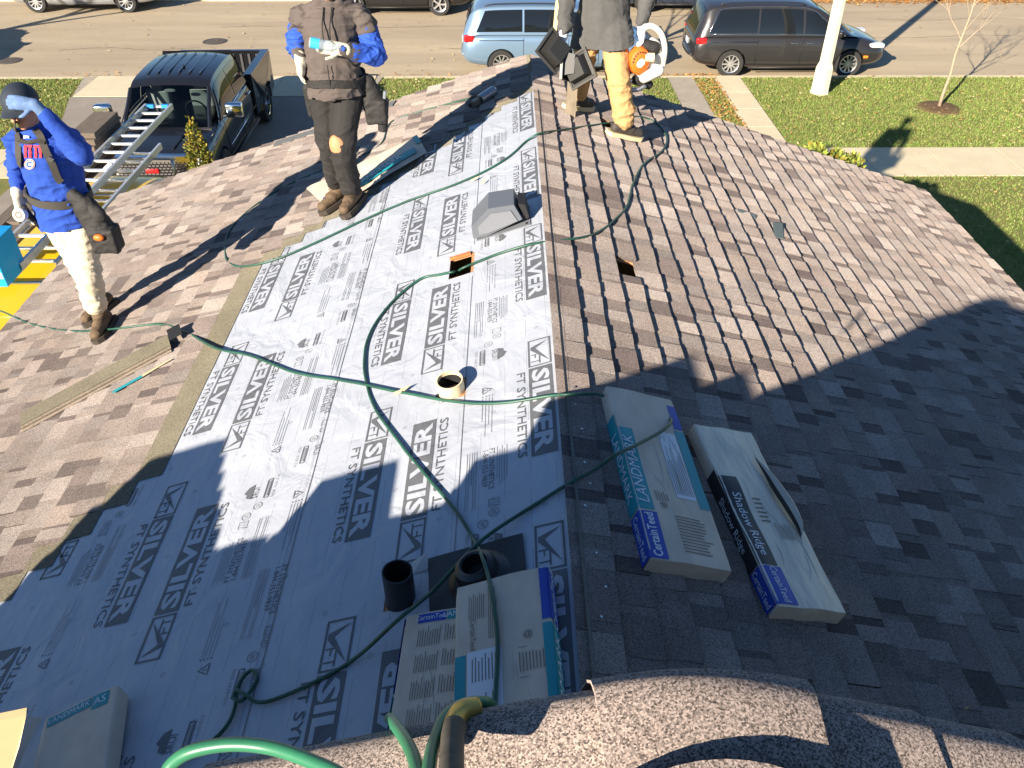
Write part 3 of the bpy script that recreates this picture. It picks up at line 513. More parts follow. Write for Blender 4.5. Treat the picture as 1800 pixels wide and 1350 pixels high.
def info_mesh():
    mb = MB()
    def q(x0, x1, y0, y1, mi=0): mb.add([(x0, y0, 0), (x1, y0, 0), (x1, y1, 0), (x0, y1, 0)], [(0, 1, 2, 3)], mi)
    def tx(t, x, y, s, mi=0): add_text(mb, t, Matrix.Translation((x, y, 0)), s, 0.0, 'LEFT', mi)
    tx('FT SYNTHETICS', 0.0, 0.03, 0.036); tx('1-844-353-9839', 0.0, 0.0, 0.036)
    for k in range(5): q(0.02 * (k % 2), 0.20 + 0.05 * ((k * 3) % 4) / 4, 0.055 + k * 0.011, 0.0575 + k * 0.011, 1)
    for k in range(5): q(0.0, 0.35, -0.04 - k * 0.011, -0.0375 - k * 0.011, 1) if k != 2 else q(0.0, 0.2, -0.062, -0.058, 1)
    for k in range(3):                                      # certification marks
        x = 0.31 + k * 0.055
        if k < 1:
            for a in range(2): q(x, x + 0.045, 0.02 + a * 0.045, 0.023 + a * 0.045, 1); q(x + a * 0.043, x + 0.003 + a * 0.043, 0.02, 0.068, 1)
            for a in (0.01, 0.024, 0.038): mb.add([(x + a - .008, .022, 0), (x + a - .005, .022, 0), (x + a + .006, .066, 0), (x + a + .003, .066, 0)], [(0, 1, 2, 3)], 1)
        else:
            n = 14; r0, r1 = 0.020, 0.024; c = (x + 0.022, 0.044 - 0.045 * (k == 2)); vs = [(c[0] + r * math.cos(6.283 * i / n), c[1] + r * math.sin(6.283 * i / n), 0) for r in (r0, r1) for i in range(n)]; mb.add(vs, [(i, (i + 1) % n, n + (i + 1) % n, n + i) for i in range(n)], 1)
            for a in (-0.01, -0.002, 0.006): q(c[0] + a, c[0] + a + .004, c[1] - .010, c[1] + .010, 1)
    x = 0.50                                                # roof mark
    mb.add([(x, 0.05, 0), (x + 0.10, 0.05, 0), (x + 0.085, 0.08, 0), (x + 0.05, 0.10, 0), (x + 0.035, 0.082, 0), (x + 0.015, 0.082, 0)], [(0, 1, 2, 3, 4, 5)]); tx('SRUI', x, 0.032, 0.038)
    q(x - 0.01, x + 0.11, -0.022, -0.016); q(x - 0.01, x + 0.11, -0.046, -0.040); q(x - 0.014, x - 0.008, -0.042, -0.020); q(x + 0.108, x + 0.114, -0.042, -0.020); q(x + 0.0, x + 0.1, -0.037, -0.025, 1); tx('NOA 14-031016', x - .02, -0.066, 0.022, 1)
    parts = [mb.mesh('printed_notice', [INK, INK2])]; mb = MB()
    x = 0.80                                                # recycling triangle and small print
    T = [(x, -0.025), (x + 0.06, -0.025), (x + 0.03, 0.03)]
    for i in range(3):
        a, b_ = Vector(T[i]), Vector(T[(i + 1) % 3]); d = (b_ - a).normalized(); nn = Vector((-d.y, d.x)) * 0.005; a2, b2 = a + d * 0.004, b_ - d * 0.012; mb.add([(*(a2), 0), (*(b2), 0), (*(b2 + nn), 0), (*(a2 + nn), 0)], [(0, 1, 2, 3)])
    tx('5', x + 0.022, -0.008, 0.028)
    for k in range(4):
        q(x + 0.075, x + 0.082, 0.025 - k * 0.016, 0.032 - k * 0.016); q(x + 0.09, x + 0.09 + (0.26, 0.2, 0.28, 0.17)[k], 0.026 - k * 0.016, 0.0285 - k * 0.016, 1)
    return parts + [mb.mesh('recycling_mark', [INK, INK2])]
LOGO, INFO = logo_mesh(), info_mesh()
def put_print(me, name, s, y, up, h):
    # up=False: reads towards the eaves-side viewer (from far to near); up=True: from near to far
    xd = Vector((0, 1 if up else -1, 0)); n = NL; yd = n.cross(xd); M = frame(LS(s, y, h), xd, yd)
    o = bpy.data.objects.new(name, me); COL.objects.link(o); o.parent = und; o.matrix_parent_inverse = wm(und).inverted(); o.matrix_basis = M; return o
PER = 1.257
def covered(s, y):                                          # shingles hide the sheet here
    if y > 7.55 or y < 0.75: return True
    lim = 2.28 if 3.3 < y < 5.5 else 2.28 + (3.3 - y) * 0.87 if y <= 3.3 else 2.28 - (y - 5.45) * 1.109
    return s > lim
for s, y0, up in ((0.10, 3.46, False), (0.68, 2.17, True), (0.93, 3.22, False), (1.79, 1.965, True), (2.04, 3.06, False), (2.58, 2.6, True)):
    for k in range(-3, 5):
        y = y0 + k * PER; ye = y + (0.86 if up else -0.86)
        if covered(s + 0.02, (y + ye) / 2) and covered(s, y) and covered(s, ye): continue
        if s < 1.24 and any(a - .05 < s < b_ + .05 and min(y, ye) - .0 < (c + d) / 2 < max(y, ye) for a, b_, c, d in ()): continue
        put_print(LOGO, 'printed_logo', s, y, up, 0.0068 if s < 1.21 else 0.0046)
for s, y0, up in ((0.37, 2.72, False), (0.42, 6.9, False), (1.29, 2.32, False), (1.50, 3.55, True), (2.34, 2.5, True)):
    for k in range(-2, 4):
        y = y0 + k * PER; ye = y + (1.15 if up else -1.15)
        if s == 0.42: continue
        if covered(s, (y + ye) / 2): continue
        for me_, nm in zip(INFO, ('printed_notice', 'recycling_mark')): put_print(me_, nm, s, y, up, 0.0068 if s < 1.18 else 0.0046)
for s_, wd_, y0_, y1_ in ((0.485, .0028, 0.6, 4.30), (0.485, .0028, 4.7, 7.2), (1.238, .0040, 0.6, 6.7), (1.262, .0016, 0.6, 6.7)):
    mb = MB(); mb.grid(lambda u, v: LS(s_ + wd_ * (u - .5) + 0.006 * noise.noise(Vector((v * 11, s_ * 9, 0))) * (s_ > 1), y0_ + (y1_ - y0_) * v, 0.0078), 1, 90); mb.build('lap_line', INK, und)
# loose edge along the ridge
mb = MB(); mb.grid(lambda u, v: RSs(0.003 + 0.016 * u, 0.4 + 6.8 * v, 0.022 - 0.004 * u + 0.003 * noise.noise(Vector((v * 40, 1, 0)))), 2, 120); mb.build('ridge_flap', mat('felt_dark', (0.10, 0.10, 0.095), 0.8, var=0.3, vscale=30), und, 'all')
# ---------------------------------------------------------------- upper house: gable whose rake overhangs the lower roof
UX, UZ, UY, UP = 0.25, -1.000, 0.635, 0.345                  # ridge, its height, rake, pitch
up_house = thing('upper_house', 'upper gable roof with rounded ridge caps in the foreground', 'house', (UX, -2, GZ))
def US_(sg, d, y, h=0.0): k = math.sqrt(1 + UP * UP); return Vector((UX + sg * d / k, y, UZ - d / k * UP)) + Vector((sg * UP / k, 0, 1 / k)) * h
mb = MB(); ULEN = 4.27
for sg in (-1, 1):
    for h in (0.0, -0.05): mb.add([US_(sg, 0, -7, h), US_(sg, ULEN, -7, h), US_(sg, ULEN, UY - 0.01, h), US_(sg, 0, UY - 0.01, h)], [(0, 1, 2, 3)])
    mb.add([US_(sg, 0, UY - .01, 0), US_(sg, ULEN, UY - .01, 0), US_(sg, ULEN, UY - .01, -.15), US_(sg, 0, UY - .01, -.15)], [(0, 1, 2, 3)]); mb.add([US_(sg, ULEN, -7, 0), US_(sg, ULEN, UY - .01, 0), US_(sg, ULEN, UY - .01, -.15), US_(sg, ULEN, -7, -.15)], [(0, 1, 2, 3)])
udeck = mb.build('roof_deck', DECK, up_house)
mb = MB(); wx = ULEN / 1.058 - 0.3; wz = UZ - wx * UP - 0.06
mb.add([(UX - wx, 0.3, GZ), (UX + wx, 0.3, GZ), (UX + wx, 0.3, wz), (UX, 0.3, UZ - .08), (UX - wx, 0.3, wz), (UX - wx, -6.8, GZ), (UX - wx, -6.8, wz), (UX + wx, -6.8, GZ), (UX + wx, -6.8, wz), (UX, -6.8, UZ - .08)], [(0, 1, 2, 3, 4), (0, 4, 6, 5), (1, 7, 8, 2), (5, 6, 9, 8, 7)]); mb.build('wall', SIDING, up_house)
def ubasis(sg, d, y, h):
    P = US_(sg, d, y, h); k = math.sqrt(1 + UP * UP); up = Vector((-sg / k, 0, UP / k)); n = Vector((sg * UP / k, 0, 1 / k)); return Matrix(((up.x, 0, n.x, P.x), (up.y, 1, n.y, P.y), (up.z, 0, n.z, P.z), (0, 0, 0, 1)))
BVu, BFu, BCu, cu = [], [], [], 0
for sg in (-1, 1):
    for k in range(29):
        d = ULEN + 0.01 - k * E_; y = UY + 0.012 + rnd.uniform(-0.004, 0.006)
        for r_ in range(7):
            wd = SHW if r_ else rnd.uniform(0.3, 0.95); y -= wd; M = ubasis(sg, d, y, 0.006)
            if r_ < 1 and d < 1.3:
                o = bpy.data.objects.new('shingle', shingle_mesh(shingle_geo(rnd, wd, d > 0.36))); COL.objects.link(o); o.parent = udeck; o.matrix_parent_inverse = wm(udeck).inverted(); o.matrix_basis = M
            else:
                V, Fc, C = rnd.choice(VARS) if r_ and d > 0.36 else shingle_geo(rnd, wd, d > 0.36); A = np.array(M); BVu.append(V @ A[:3, :3].T + A[:3, 3]); BFu += [tuple(i + cu for i in f) for f in Fc]; BCu.append(C); cu += len(V)
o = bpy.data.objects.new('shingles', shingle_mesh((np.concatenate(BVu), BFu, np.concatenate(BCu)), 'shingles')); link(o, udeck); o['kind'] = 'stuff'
# ridge caps: bent pieces, each lapping the one in front
capc = [(0.275, 0.222, 0.192), (0.245, 0.198, 0.172), (0.26, 0.21, 0.182)]
def cap_piece(fn, nu, nv, k, th=0.008, col=None):
    """bent granule-faced cap: fn(u, v) -> point on its top, th thick"""
    top = [[fn(i / nu, j / nv) for j in range(nv + 1)] for i in range(nu + 1)]; V = []; Fc = []; n = nv + 1; m_ = (nu + 1) * n
    for dz in (0, -th):
        for i in range(nu + 1):
            for j in range(n): V.append(top[i][j] + Vector((0, 0, dz + 0.0012 * noise.noise(Vector((i * .9, j * .7, k * 3.1))))))
    for i in range(nu):
        for j in range(nv): q = (i * n + j, (i + 1) * n + j, (i + 1) * n + j + 1, i * n + j + 1); Fc += [q, tuple(x + m_ for x in q[::-1])]
    ring = [(0, j) for j in range(n)] + [(i, nv) for i in range(1, nu + 1)] + [(nu, j) for j in range(nv - 1, -1, -1)] + [(i, 0) for i in range(nu - 1, 0, -1)]
    for (a, b_), (c, d) in zip(ring, ring[1:] + ring[:1]): Fc.append((a * n + b_, c * n + d, c * n + d + m_, a * n + b_ + m_))
    me = bpy.data.meshes.new('ridge_cap'); me.from_pydata(V, [], Fc); me.materials.append(CAPM); at = me.color_attributes.new('col', 'FLOAT_COLOR', 'POINT'); c = col or capc[k % 3]; at.data.foreach_set('color', np.tile(np.array([*c, 1.0], np.float32), len(V)).ravel())
    bm = bmesh.new(); bm.from_mesh(me); bmesh.ops.recalc_face_normals(bm, faces=bm.faces); bm.to_mesh(me); bm.free(); me.polygons.foreach_set('use_smooth', [True] * len(me.polygons)); me.set_sharp_from_angle(angle=math.radians(50)); return link(bpy.data.objects.new('ridge_cap', me), udeck)
def bend(y):                                                # cross-section over the rake: flat on the roof, rolled over at the edge
    return 0.042 - 0.020 * max(0, (UY - .03 - y) / .14) ** 2 - 1.6 * max(0, y - UY + .03) ** 2 * 9
for sg in (-1, 1):                                          # caps stepping down both rakes, each lapped by the one above
    ln, ex_ = .30, (.205 if sg < 0 else .165); d0 = .04
    for k in range(13, -1, -1):
        a0 = d0 + k * ex_; jy = .006 * noise.noise(Vector((k * 2.7, sg * 3, 0)))
        cap_piece(lambda u, v: US_(sg, a0 + ln * u, UY - .165 + jy + .255 * v, 0) + Vector((0, 0, bend(UY - .165 + .255 * v) + .020 * (u - .15) + .005 * math.sin(u * 3 + k))), 8, 10, k + 3 + (sg > 0))
def apex(x, y): return UZ - UP * (math.sqrt(x * x + .11 ** 2) - .055) + .030 + bend(y)
cap_piece(lambda u, v: Vector((UX + .005 + (-.150 + .30 * u) * (1 - .10 * (1 - v)), UY - .185 + .275 * v, apex(-.150 + .30 * u, UY - .185 + .275 * v) + .001)), 14, 10, 1, .007)
for k in range(8):                                          # ridge caps running back under the camera
    y1, y0 = .50 - .145 * k, .50 - .145 * k - .29
    cap_piece(lambda u, v: Vector((UX + .01 * (k % 2) + (-.16 + .32 * u), y0 + (y1 - y0) * v - .040 * (2 * u - 1) ** 2 * v, UZ - UP * (math.sqrt((-.16 + .32 * u) ** 2 + .09 ** 2) - .045) + .062 + .018 * v + .004 * (k == 0))), 12, 6, k + 4)
# ================================================================ things lying on the roof
TAN = mat('kraft_paper', (0.60, 0.49, 0.385), 0.7, var=0.12, vscale=9, bump=0.55, bscale=13, stretch=(1, .6, 1)); TANP = mat('plastic_wrapper', (0.66, 0.57, 0.45), 0.42, var=0.12, vscale=7, bump=1.0, bscale=12, stretch=(1.6, .45, 1))
BLUE = mat('print_blue', (0.018, 0.055, 0.36), 0.5); TEAL = mat('print_teal', (0.01, 0.26, 0.30), 0.5); WPR = mat('print_white', (0.66, 0.68, 0.72), 0.6); KPR = mat('print_black', (0.02, 0.02, 0.024), 0.5); GPR = mat('print_grey', (0.17, 0.14, 0.115), 0.7); DARKIN = mat('dark_inside', (0.05, 0.035, 0.025), 0.9)
def soft_box(w, l, t, seed, nx=8, ny=20, bulge=0.006, r=0.008):
    """paper wrapped bundle: rounded corners, slack faces. x across, y along, z up from 0"""
    def f(u, v):
        a = u * 2 * math.pi; return None
    mb = MB(); prof = []; k = 4
    for cx, cz, a0 in ((w - r, r, -90), (w - r, t - r, 0), (r, t - r, 90), (r, r, 180)):
        for i in range(k + 1): a = math.radians(a0 + 90 * i / k); prof.append((cx + r * math.cos(a), cz + r * math.sin(a)))
        # extra points on the flat that follows
        nx_ = {0: (w, r + (t - 2 * r) * .5), 90: None}.get(a0)
        if a0 == 0: prof += [(w - r - (w - 2 * r) * j / nx, t) for j in range(1, nx)]
        if a0 == 180: prof += [(r + (w - 2 * r) * j / 4, 0) for j in range(1, 4)]
    n = len(prof); V = []; Fc = []
    for j in range(ny + 1):
        y = l * j / ny; e = min(j, ny - j); sh = 1.0 if e > 0 else 0.985
        for x, z in prof:
            d = noise.noise(Vector((x * 7 + seed, y * 5, z * 9))) * bulge; zz = z * sh + (d + bulge * 0.6 * math.sin(math.pi * x / w) if z > t * 0.6 else 0); xx = w / 2 + (x - w / 2) * sh + (d * 0.5 if t * .2 < z < t * .8 else 0); V.append((xx, y, zz))
    for j in range(ny): Fc += [(j * n + i, j * n + (i + 1) % n, (j + 1) * n + (i + 1) % n, (j + 1) * n + i) for i in range(n)]
    Fc += [tuple(range(n)), tuple(ny * n + i for i in range(n))[::-1]]; mb.add(V, Fc); return mb
def place(o, M): o.matrix_basis = M; return o
def bundle(label, M, kind, t=0.074, w=0.337, l=1.0, seed=0, group='wrapped shingle bundles on the roof'):
    """local x = across, y = along (far end at l), printed edge at x = 0 or w"""
    T = thing('shingle_bundle', label, 'bundle', M.to_translation(), M.to_euler(), group)
    pm = TANP if kind == 'ridge' else TAN
    o = soft_box(w, l, t, seed, bulge=0.013 if kind == 'ridge' else 0.005).build('wrapper', pm, T, 'all', False); o.data.set_sharp_from_angle(angle=math.radians(60))
    side = {'left': 0, 'ridge': 0, 'right': 1, 'both': 0}.get(kind, 0); zt = t + (0.0165 if kind == 'ridge' else 0.006)
    bu = 0.013 if kind == 'ridge' else 0.005
    def zf(x, y): return t - (.004 if x < .001 or x > w - .001 else 0) + noise.noise(Vector((x * 7 + seed, y * 5, t * 9))) * bu + bu * .6 * math.sin(math.pi * max(0, min(1, x / w))) + .0016
    def top(name, x0, x1, y0, y1, m, z=zt):
        mb = MB(); mb.grid(lambda u, v: (x0 + (x1 - x0) * u, y0 + (y1 - y0) * v, zf(x0 + (x1 - x0) * u, y0 + (y1 - y0) * v)), 4, 20); return mb.build(name, m, T, 'all', False)
    def edge(name, y0, y1, m, z0=0.004, z1=None, x=None):
        z1 = z1 or t - 0.001; xx = (-0.003 if side == 0 else w + 0.003) if x is None else x; mb = MB(); mb.add([(xx, y0, z0), (xx, y1, z0), (xx, y1, z1), (xx, y0, z1)], [(0, 1, 2, 3)]); return mb.build(name, m, T, False, False)
    def lab(txt, size, x, y, rz, m, z=zt + 0.0025, off=0.0, sx=1.0, shear=0.0, nm='lettering', side_x=None):
        mb = MB(); v, f = text_data(txt, size, off, 'CENTER', shear=shear); v = [(p[0] * sx, p[1], 0) for p in v]
        R = (Matrix.Translation((x, y, z)) @ Matrix.Rotation(rz, 4, 'Z')) if side_x is None else side_x; q = [R @ Vector(p) for p in v]; q = [Vector((p.x, p.y, zf(p.x, p.y) + .0016)) for p in q] if side_x is None else q; mb.add(q, f); return mb.build(nm, m, T, False, False)
    def lines(x0, x1, y0, y1, n, m=GPR, z=zt + 0.0015, along='y', fill=0.5):
        mb = MB(); r = random.Random(seed + int(x0 * 1000))
        for k in range(n):
            f = (k + 0.2) / n; g = f + 0.55 / n * fill
            if along == 'y': a = x0 + (x1 - x0) * f; b_ = x0 + (x1 - x0) * g; e = y1 - (y1 - y0) * r.uniform(0, 0.3); mb.add([(a, y0, z), (b_, y0, z), (b_, e, z), (a, e, z)], [(0, 1, 2, 3)])
            else: a = y0 + (y1 - y0) * f; b_ = y0 + (y1 - y0) * g; e = x1 - (x1 - x0) * r.uniform(0, 0.3); mb.add([(x0, a, z), (e, a, z), (e, b_, z), (x0, b_, z)], [(0, 1, 2, 3)])
        mb.v = [(p[0], p[1], zf(p[0], p[1]) + .0012) for p in mb.v]; o = mb.build('small_print', m, T, False, False); o['kind'] = 'stuff'
    hp = math.pi / 2
    if kind in ('left', 'ridge', 'both', 'right'):
        rr = random.Random(seed + 50)
        for k in range(7 if kind == 'ridge' else 4):
            x0, y0 = rr.uniform(.10, w - .06), rr.uniform(.1, l - .42); L2 = rr.uniform(.10, .34); an = hp + rr.uniform(-.35, .35); c = [(x0 + L2 * f * math.cos(an) + .012 * math.sin(f * 4), y0 + L2 * f * math.sin(an), zf(x0 + L2 * f * math.cos(an) + .012 * math.sin(f * 4), y0 + L2 * f * math.sin(an)) - .003) for f in [i / 8 for i in range(9)]]
            mb = MB(); mb.tube(c, [.0005 + .0042 * math.sin(math.pi * i / 8) for i in range(9)], 6, caps=False); mb.build('wrapper_crease', pm, T, 'all', False)
    if kind == 'left':                                     # blue and teal bands along the left edge, lettering read from the right
        top('blue_band', -0.002, 0.075, 0.005, 0.235, BLUE); top('teal_band', -0.002, 0.07, 0.245, 0.72, TEAL); edge('blue_band', 0.005, 0.235, BLUE); edge('teal_band', 0.245, 0.80, TEAL)
        lab('CertainTeed', 0.052, 0.038, 0.12, hp, WPR, off=0.001, sx=0.8); lab('LANDMARK', 0.066, 0.036, 0.47, hp, WPR, sx=1.1, shear=0.2)
        ed = frame((-0.0045, 0.12, t * .5), (0, 1, 0), (0, 0, 1)) @ Matrix.Rotation(math.pi, 4, 'Y') ; ed = frame((-0.0045, 0.12, t * .5), (0, -1, 0), (0, 0, 1)); lab('CertainTeed', 0.05, 0, 0, 0, WPR, side_x=ed, sx=.8); lab('LANDMARK', 0.066, 0, 0, 0, WPR, side_x=frame((-0.0045, 0.5, t * .5), (0, -1, 0), (0, 0, 1)), sx=1.1)
        top('blue_band', w - 0.045, w - 0.004, 0.78, 0.945, BLUE); top('teal_band', w - 0.05, w - 0.004, 0.30, 0.77, TEAL); top('paper_label', w - 0.145, w - 0.056, 0.34, 0.74, WPR)
        lines(w - 0.14, w - 0.06, 0.36, 0.72, 9); lines(0.15, 0.30, 0.05, 0.24, 12, along='x'); lines(0.09, 0.15, 0.30, 0.36, 5)
        lab('@', 0.035, 0.115, 0.28, hp, GPR)
    if kind == 'ridge':
        top('black_band', -0.002, 0.085, 0.19, 0.66, KPR); edge('black_band', 0.19, 0.70, KPR); top('blue_band', -0.002, 0.095, 0.01, 0.185, BLUE); edge('blue_band', 0.01, 0.185, BLUE)
        lab('Shadow Ridge', 0.056, 0.045, 0.40, -hp, WPR, sx=1.05); lab('CertainTeed', 0.046, 0.05, 0.1, -hp, WPR, sx=.7); lab('Shadow Ridge', 0.05, 0, 0, 0, WPR, side_x=frame((-0.0045, 0.42, t * .45), (0, -1, 0), (0, 0, 1))); lab('CertainTeed', 0.045, 0, 0, 0, WPR, side_x=frame((-0.0045, 0.1, t * .45), (0, -1, 0), (0, 0, 1)), sx=.7)
        lines(0.12, 0.17, 0.42, 0.56, 6, along='x'); lines(0.17, 0.24, 0.33, 0.43, 9)
        # torn opening: a dark slit between two curled lips
        mb = MB(); c = spline([(0.235, 0.80, 0), (0.245, 0.70, 0), (0.25, 0.60, 0), (0.262, 0.50, 0), (0.268, 0.40, 0), (0.255, 0.33, 0)], 4); n = len(c)
        wv = [0.002 + 0.028 * math.sin(math.pi * i / (n - 1)) ** 0.8 for i in range(n)]; zz = zt + 0.004
        mb.add([(p.x - wv[i] * 0.4, p.y, zz) for i, p in enumerate(c)] + [(p.x + wv[i] * 0.6, p.y, zz) for i, p in enumerate(c)], [(i, i + 1, n + i + 1, n + i) for i in range(n - 1)]); mb.build('torn_opening', DARKIN, T, False, False)
        mb = MB(); mb.add([(p.x + wv[i] * 0.6 + 0.0, p.y, zz - .002) for i, p in enumerate(c)] + [(p.x + wv[i] * 0.6 + 0.008 * math.sin(3.14 * i / (n - 1)), p.y, zz + 0.026 * math.sin(3.14 * i / (n - 1))) for i, p in enumerate(c)] + [(p.x + wv[i] * 0.6 + 0.03 * math.sin(3.14 * i / (n - 1)), p.y + .01, zz + 0.012 * math.sin(3.14 * i / (n - 1))) for i, p in enumerate(c)], [(i, i + 1, n + i + 1, n + i) for i in range(n - 1)] + [(n + i, n + i + 1, 2 * n + i + 1, 2 * n + i) for i in range(n - 1)]); mb.build('torn_flap', TANP, T, 'all', False)
    if kind == 'right':                                    # bands on the right edge, labels across the top
        edge('blue_band', l - 0.22, l - 0.005, BLUE); edge('teal_band', 0.02, l - 0.235, TEAL); top('blue_band', w - 0.030, w + 0.002, l - 0.22, l - 0.005, BLUE); top('teal_band', w - 0.030, w + 0.002, l - 0.62, l - 0.235, TEAL)
        lab('CertainTeed', 0.068, 0, 0, 0, WPR, side_x=frame((w + 0.0045, l - 0.115, t * .5), (0, -1, 0), (0, 0, -1)) @ Matrix.Rotation(math.pi, 4, 'Z'), sx=.72); lab('LANDMARK', 0.075, 0, 0, 0, WPR, side_x=frame((w + 0.0045, l - 0.46, t * .5), (0, 1, 0), (0, 0, 1)), sx=1.0)
        top('teal_band', 0.003, 0.04, l - 0.55, l - 0.29, TEAL); top('paper_label', 0.045, 0.165, l - 0.56, l - 0.285, WPR); lines(0.06, 0.15, l - 0.40, l - 0.30, 8); lines(0.06, 0.15, l - 0.54, l - 0.44, 8)
        lines(0.05, 0.11, l - 0.16, l - 0.03, 8); lines(0.12, 0.155, l - 0.25, l - 0.03, 5); lines(0.22, 0.31, l - 0.40, l - 0.32, 8); lab('@', 0.035, 0.255, l - 0.265, 0, GPR); lab('CertainTeed', 0.03, 0.065, l - 0.22, -hp, GPR, sx=.8)
        for x0, x1, y0, y1 in ((0.2, 0.305, l - .42, l - .418), (0.2, 0.305, l - .312, l - .31), (0.2, 0.202, l - .42, l - .31), (0.303, 0.305, l - .42, l - .31)): lines(x0, x1, y0, y1, 1)
    if kind == 'both':
        edge('blue_band', l - 0.30, l - 0.005, BLUE); edge('teal_band', 0.02, l - 0.31, TEAL); top('blue_band', 0.055, 0.16, l - 0.045, l - 0.008, BLUE); top('teal_band', 0.165, 0.30, l - 0.045, l - 0.008, TEAL); lab('CertainTeed', 0.028, 0.107, l - 0.026, 0, WPR, sx=.85); lab('LANDMARK', 0.03, 0.23, l - 0.026, 0, WPR)
        for k in range(4): lines(0.06, 0.15, l - 0.14 - k * .1, l - 0.06 - k * .1, 10); lines(0.16, 0.25, l - 0.13 - k * .1, l - 0.06 - k * .1, 9)
    if kind == 'plain':
        top('teal_band', 0.02, 0.2, l - 0.05, l - 0.01, TEAL); lab('LANDMARK', 0.032, 0.11, l - 0.03, 0, WPR); top('paper_label', 0.205, 0.27, l - 0.07, l - 0.008, TEAL); lab('AS', 0.045, 0.237, l - .04, 0, WPR); lines(0.05, 0.25, 0.4, 0.5, 7, along='x')
    return T
# right slope bundles: far left corners at the measured places
def roofM(side, p_near_left, p_far_left, h):
    d = (p_far_left - p_near_left); n = NL if side < 0 else NR; y = (d - n * n.dot(d)).normalized(); x = y.cross(n); return frame(p_near_left + n * h, x, y)
a, b_ = RS(1130, 1003, 0.016), RS(1056, 705, 0.016); bundle('tan shingle bundle with teal and blue edge in the shade right of the ridge', roofM(1, a, b_, 0.0), 'left', seed=1)
a, b_ = RS(1350, 1087, 0.016), RS(1222, 800, 0.016); bundle('torn plastic wrapped ridge cap bundle with black band', roofM(1, a, b_, 0.0), 'ridge', 0.072, 0.315, 0.99, seed=2)
fl = LP(801, 1033, 0.108); yv_ = (LP(797, 1225, 0.108) - fl).normalized(); bundle('tan shingle bundle with blue and teal right edge by the black flashing', roofM(-1, fl + yv_ * 1.0, fl, -0.092), 'right', 0.09, seed=3)
fl = LP(712, 1082, 0.078); yv_ = (LP(684, 1255, 0.078) - fl).normalized(); bundle('leaning tan shingle bundle left of its taller neighbour', roofM(-1, fl + yv_ * 1.0, fl, -0.062), 'both', 0.055, 0.30, seed=4)
a = LP(55, 1350, 0.10) ; b_ = LP(75, 1262, 0.10); d = (b_ - a).normalized(); T = bundle('tan carton in the bottom left corner of the shaded sheet', roofM(-1, b_ - d * 1.0, b_, -0.085), 'plain', 0.078, 0.30, seed=5)
mb = MB(); q = wm(T) @ Vector((0.0, 1.0, 0.078)); mb.grid(lambda u, v: q + Vector((-0.10 * u, -0.02 * u - 0.50 * v, 0.01 + 0.05 * u + 0.01 * math.sin(v * 7))), 4, 8); mb.build('wrapper_flap', TAN, T, 'all')
# flattened open wrapper under the middle roofer
T = thing('opened_wrapper', 'opened tan bundle wrapper under the roofer in black trousers', 'wrapper', LP(640, 320))
c0, c1, c2, c3 = LP(537, 330, 0.032), LP(735, 243, 0.032), LP(752, 272, 0.032), LP(578, 368, 0.032)
mb = MB(); mb.grid(lambda u, v: (c0.lerp(c1, u)).lerp(c3.lerp(c2, u), v) + NL * (0.055 * max(0, u - .45) ** .5 * (1 - (2 * v - 1) ** 6 * .5) + 0.006 * noise.noise(Vector((u * 7, v * 5, 0)))), 18, 8); mb.build('paper', TAN, T, 'all')
def wq(u, v, h): return (c0.lerp(c1, u)).lerp(c3.lerp(c2, u), v) + NL * (0.055 * max(0, u - .45) ** .5 * (1 - (2 * v - 1) ** 6 * .5) + h)
for nm, m, u0, u1 in (('blue_band', BLUE, 0.03, 0.30), ('teal_band', TEAL, 0.33, 0.92)):
    mb = MB(); mb.grid(lambda u, v: wq(u0 + (u1 - u0) * u, 0.62 + 0.26 * v, 0.010), 8, 3); mb.build(nm, m, T)
for tx, u, sz in (('CertainTeed', 0.165, 0.085), ('LANDMARK', 0.56, 0.10)):
    p = wq(u, 0.75, 0.0135); xd = wq(u + .02, 0.75, 0) - wq(u - .02, 0.75, 0); yd = wq(u, 0.7, 0) - wq(u, 0.8, 0); mb = MB(); add_text(mb, tx, frame(p + NL * 0.003, xd, yd), sz, sx=.8); mb.build('lettering', WPR, T)
mb = MB(); mb.grid(lambda u, v: wq(0.955 + 0.045 * u, 0.05 + 0.5 * v, 0.010), 2, 5); mb.build('teal_corner', TEAL, T)
# stack of loose starter shingles on the left slope with a teal strip
T = thing('shingle_stack', 'short stack of loose shingles lying on the sunlit left slope', 'shingles', LP(170, 690))
a, b_ = LP(40, 752, 0.012), LP(300, 612, 0.012); d = (b_ - a); L_ = d.length; d.normalize(); wdir = NL.cross(d)
def strip_shingle(k, off, z, wd, c):
    M = frame(a + wdir * off + NL * z + d * (0.004 * k), d, wdir); me = shingle_mesh((np.array([(0, 0, 0), (L_, 0, 0), (L_, wd, 0.002), (0, wd, 0.002), (0, 0, -.007), (L_, 0, -.007), (L_, wd, -.007), (0, wd, -.007)], float), [(0, 1, 2, 3), (0, 4, 5, 1), (1, 5, 6, 2), (2, 6, 7, 3), (3, 7, 4, 0)], np.array([c] * 8)), 'loose_shingle')
    o = bpy.data.objects.new('loose_shingle', me); COL.objects.link(o); o.parent = T; o.matrix_parent_inverse = wm(T).inverted(); o.matrix_basis = M
for k in range(5): strip_shingle(k, -0.05 - 0.012 * (4 - k) * (1 if k % 2 else .6), 0.008 + 0.0085 * k, 0.205 if k < 4 else 0.18, (0.30, 0.24, 0.19) if k % 2 else GREENISH)
p = [LP(x, y, 0.028) for x, y in ((198, 690), (225, 674), (250, 661), (300, 632))]
mb = MB(); mb.add([p[0] - wdir * .015, p[2] - wdir * .015, p[2] + wdir * .02, p[0] + wdir * .02], [(0, 1, 2, 3)]); mb.build('teal_strip', TEAL, T)
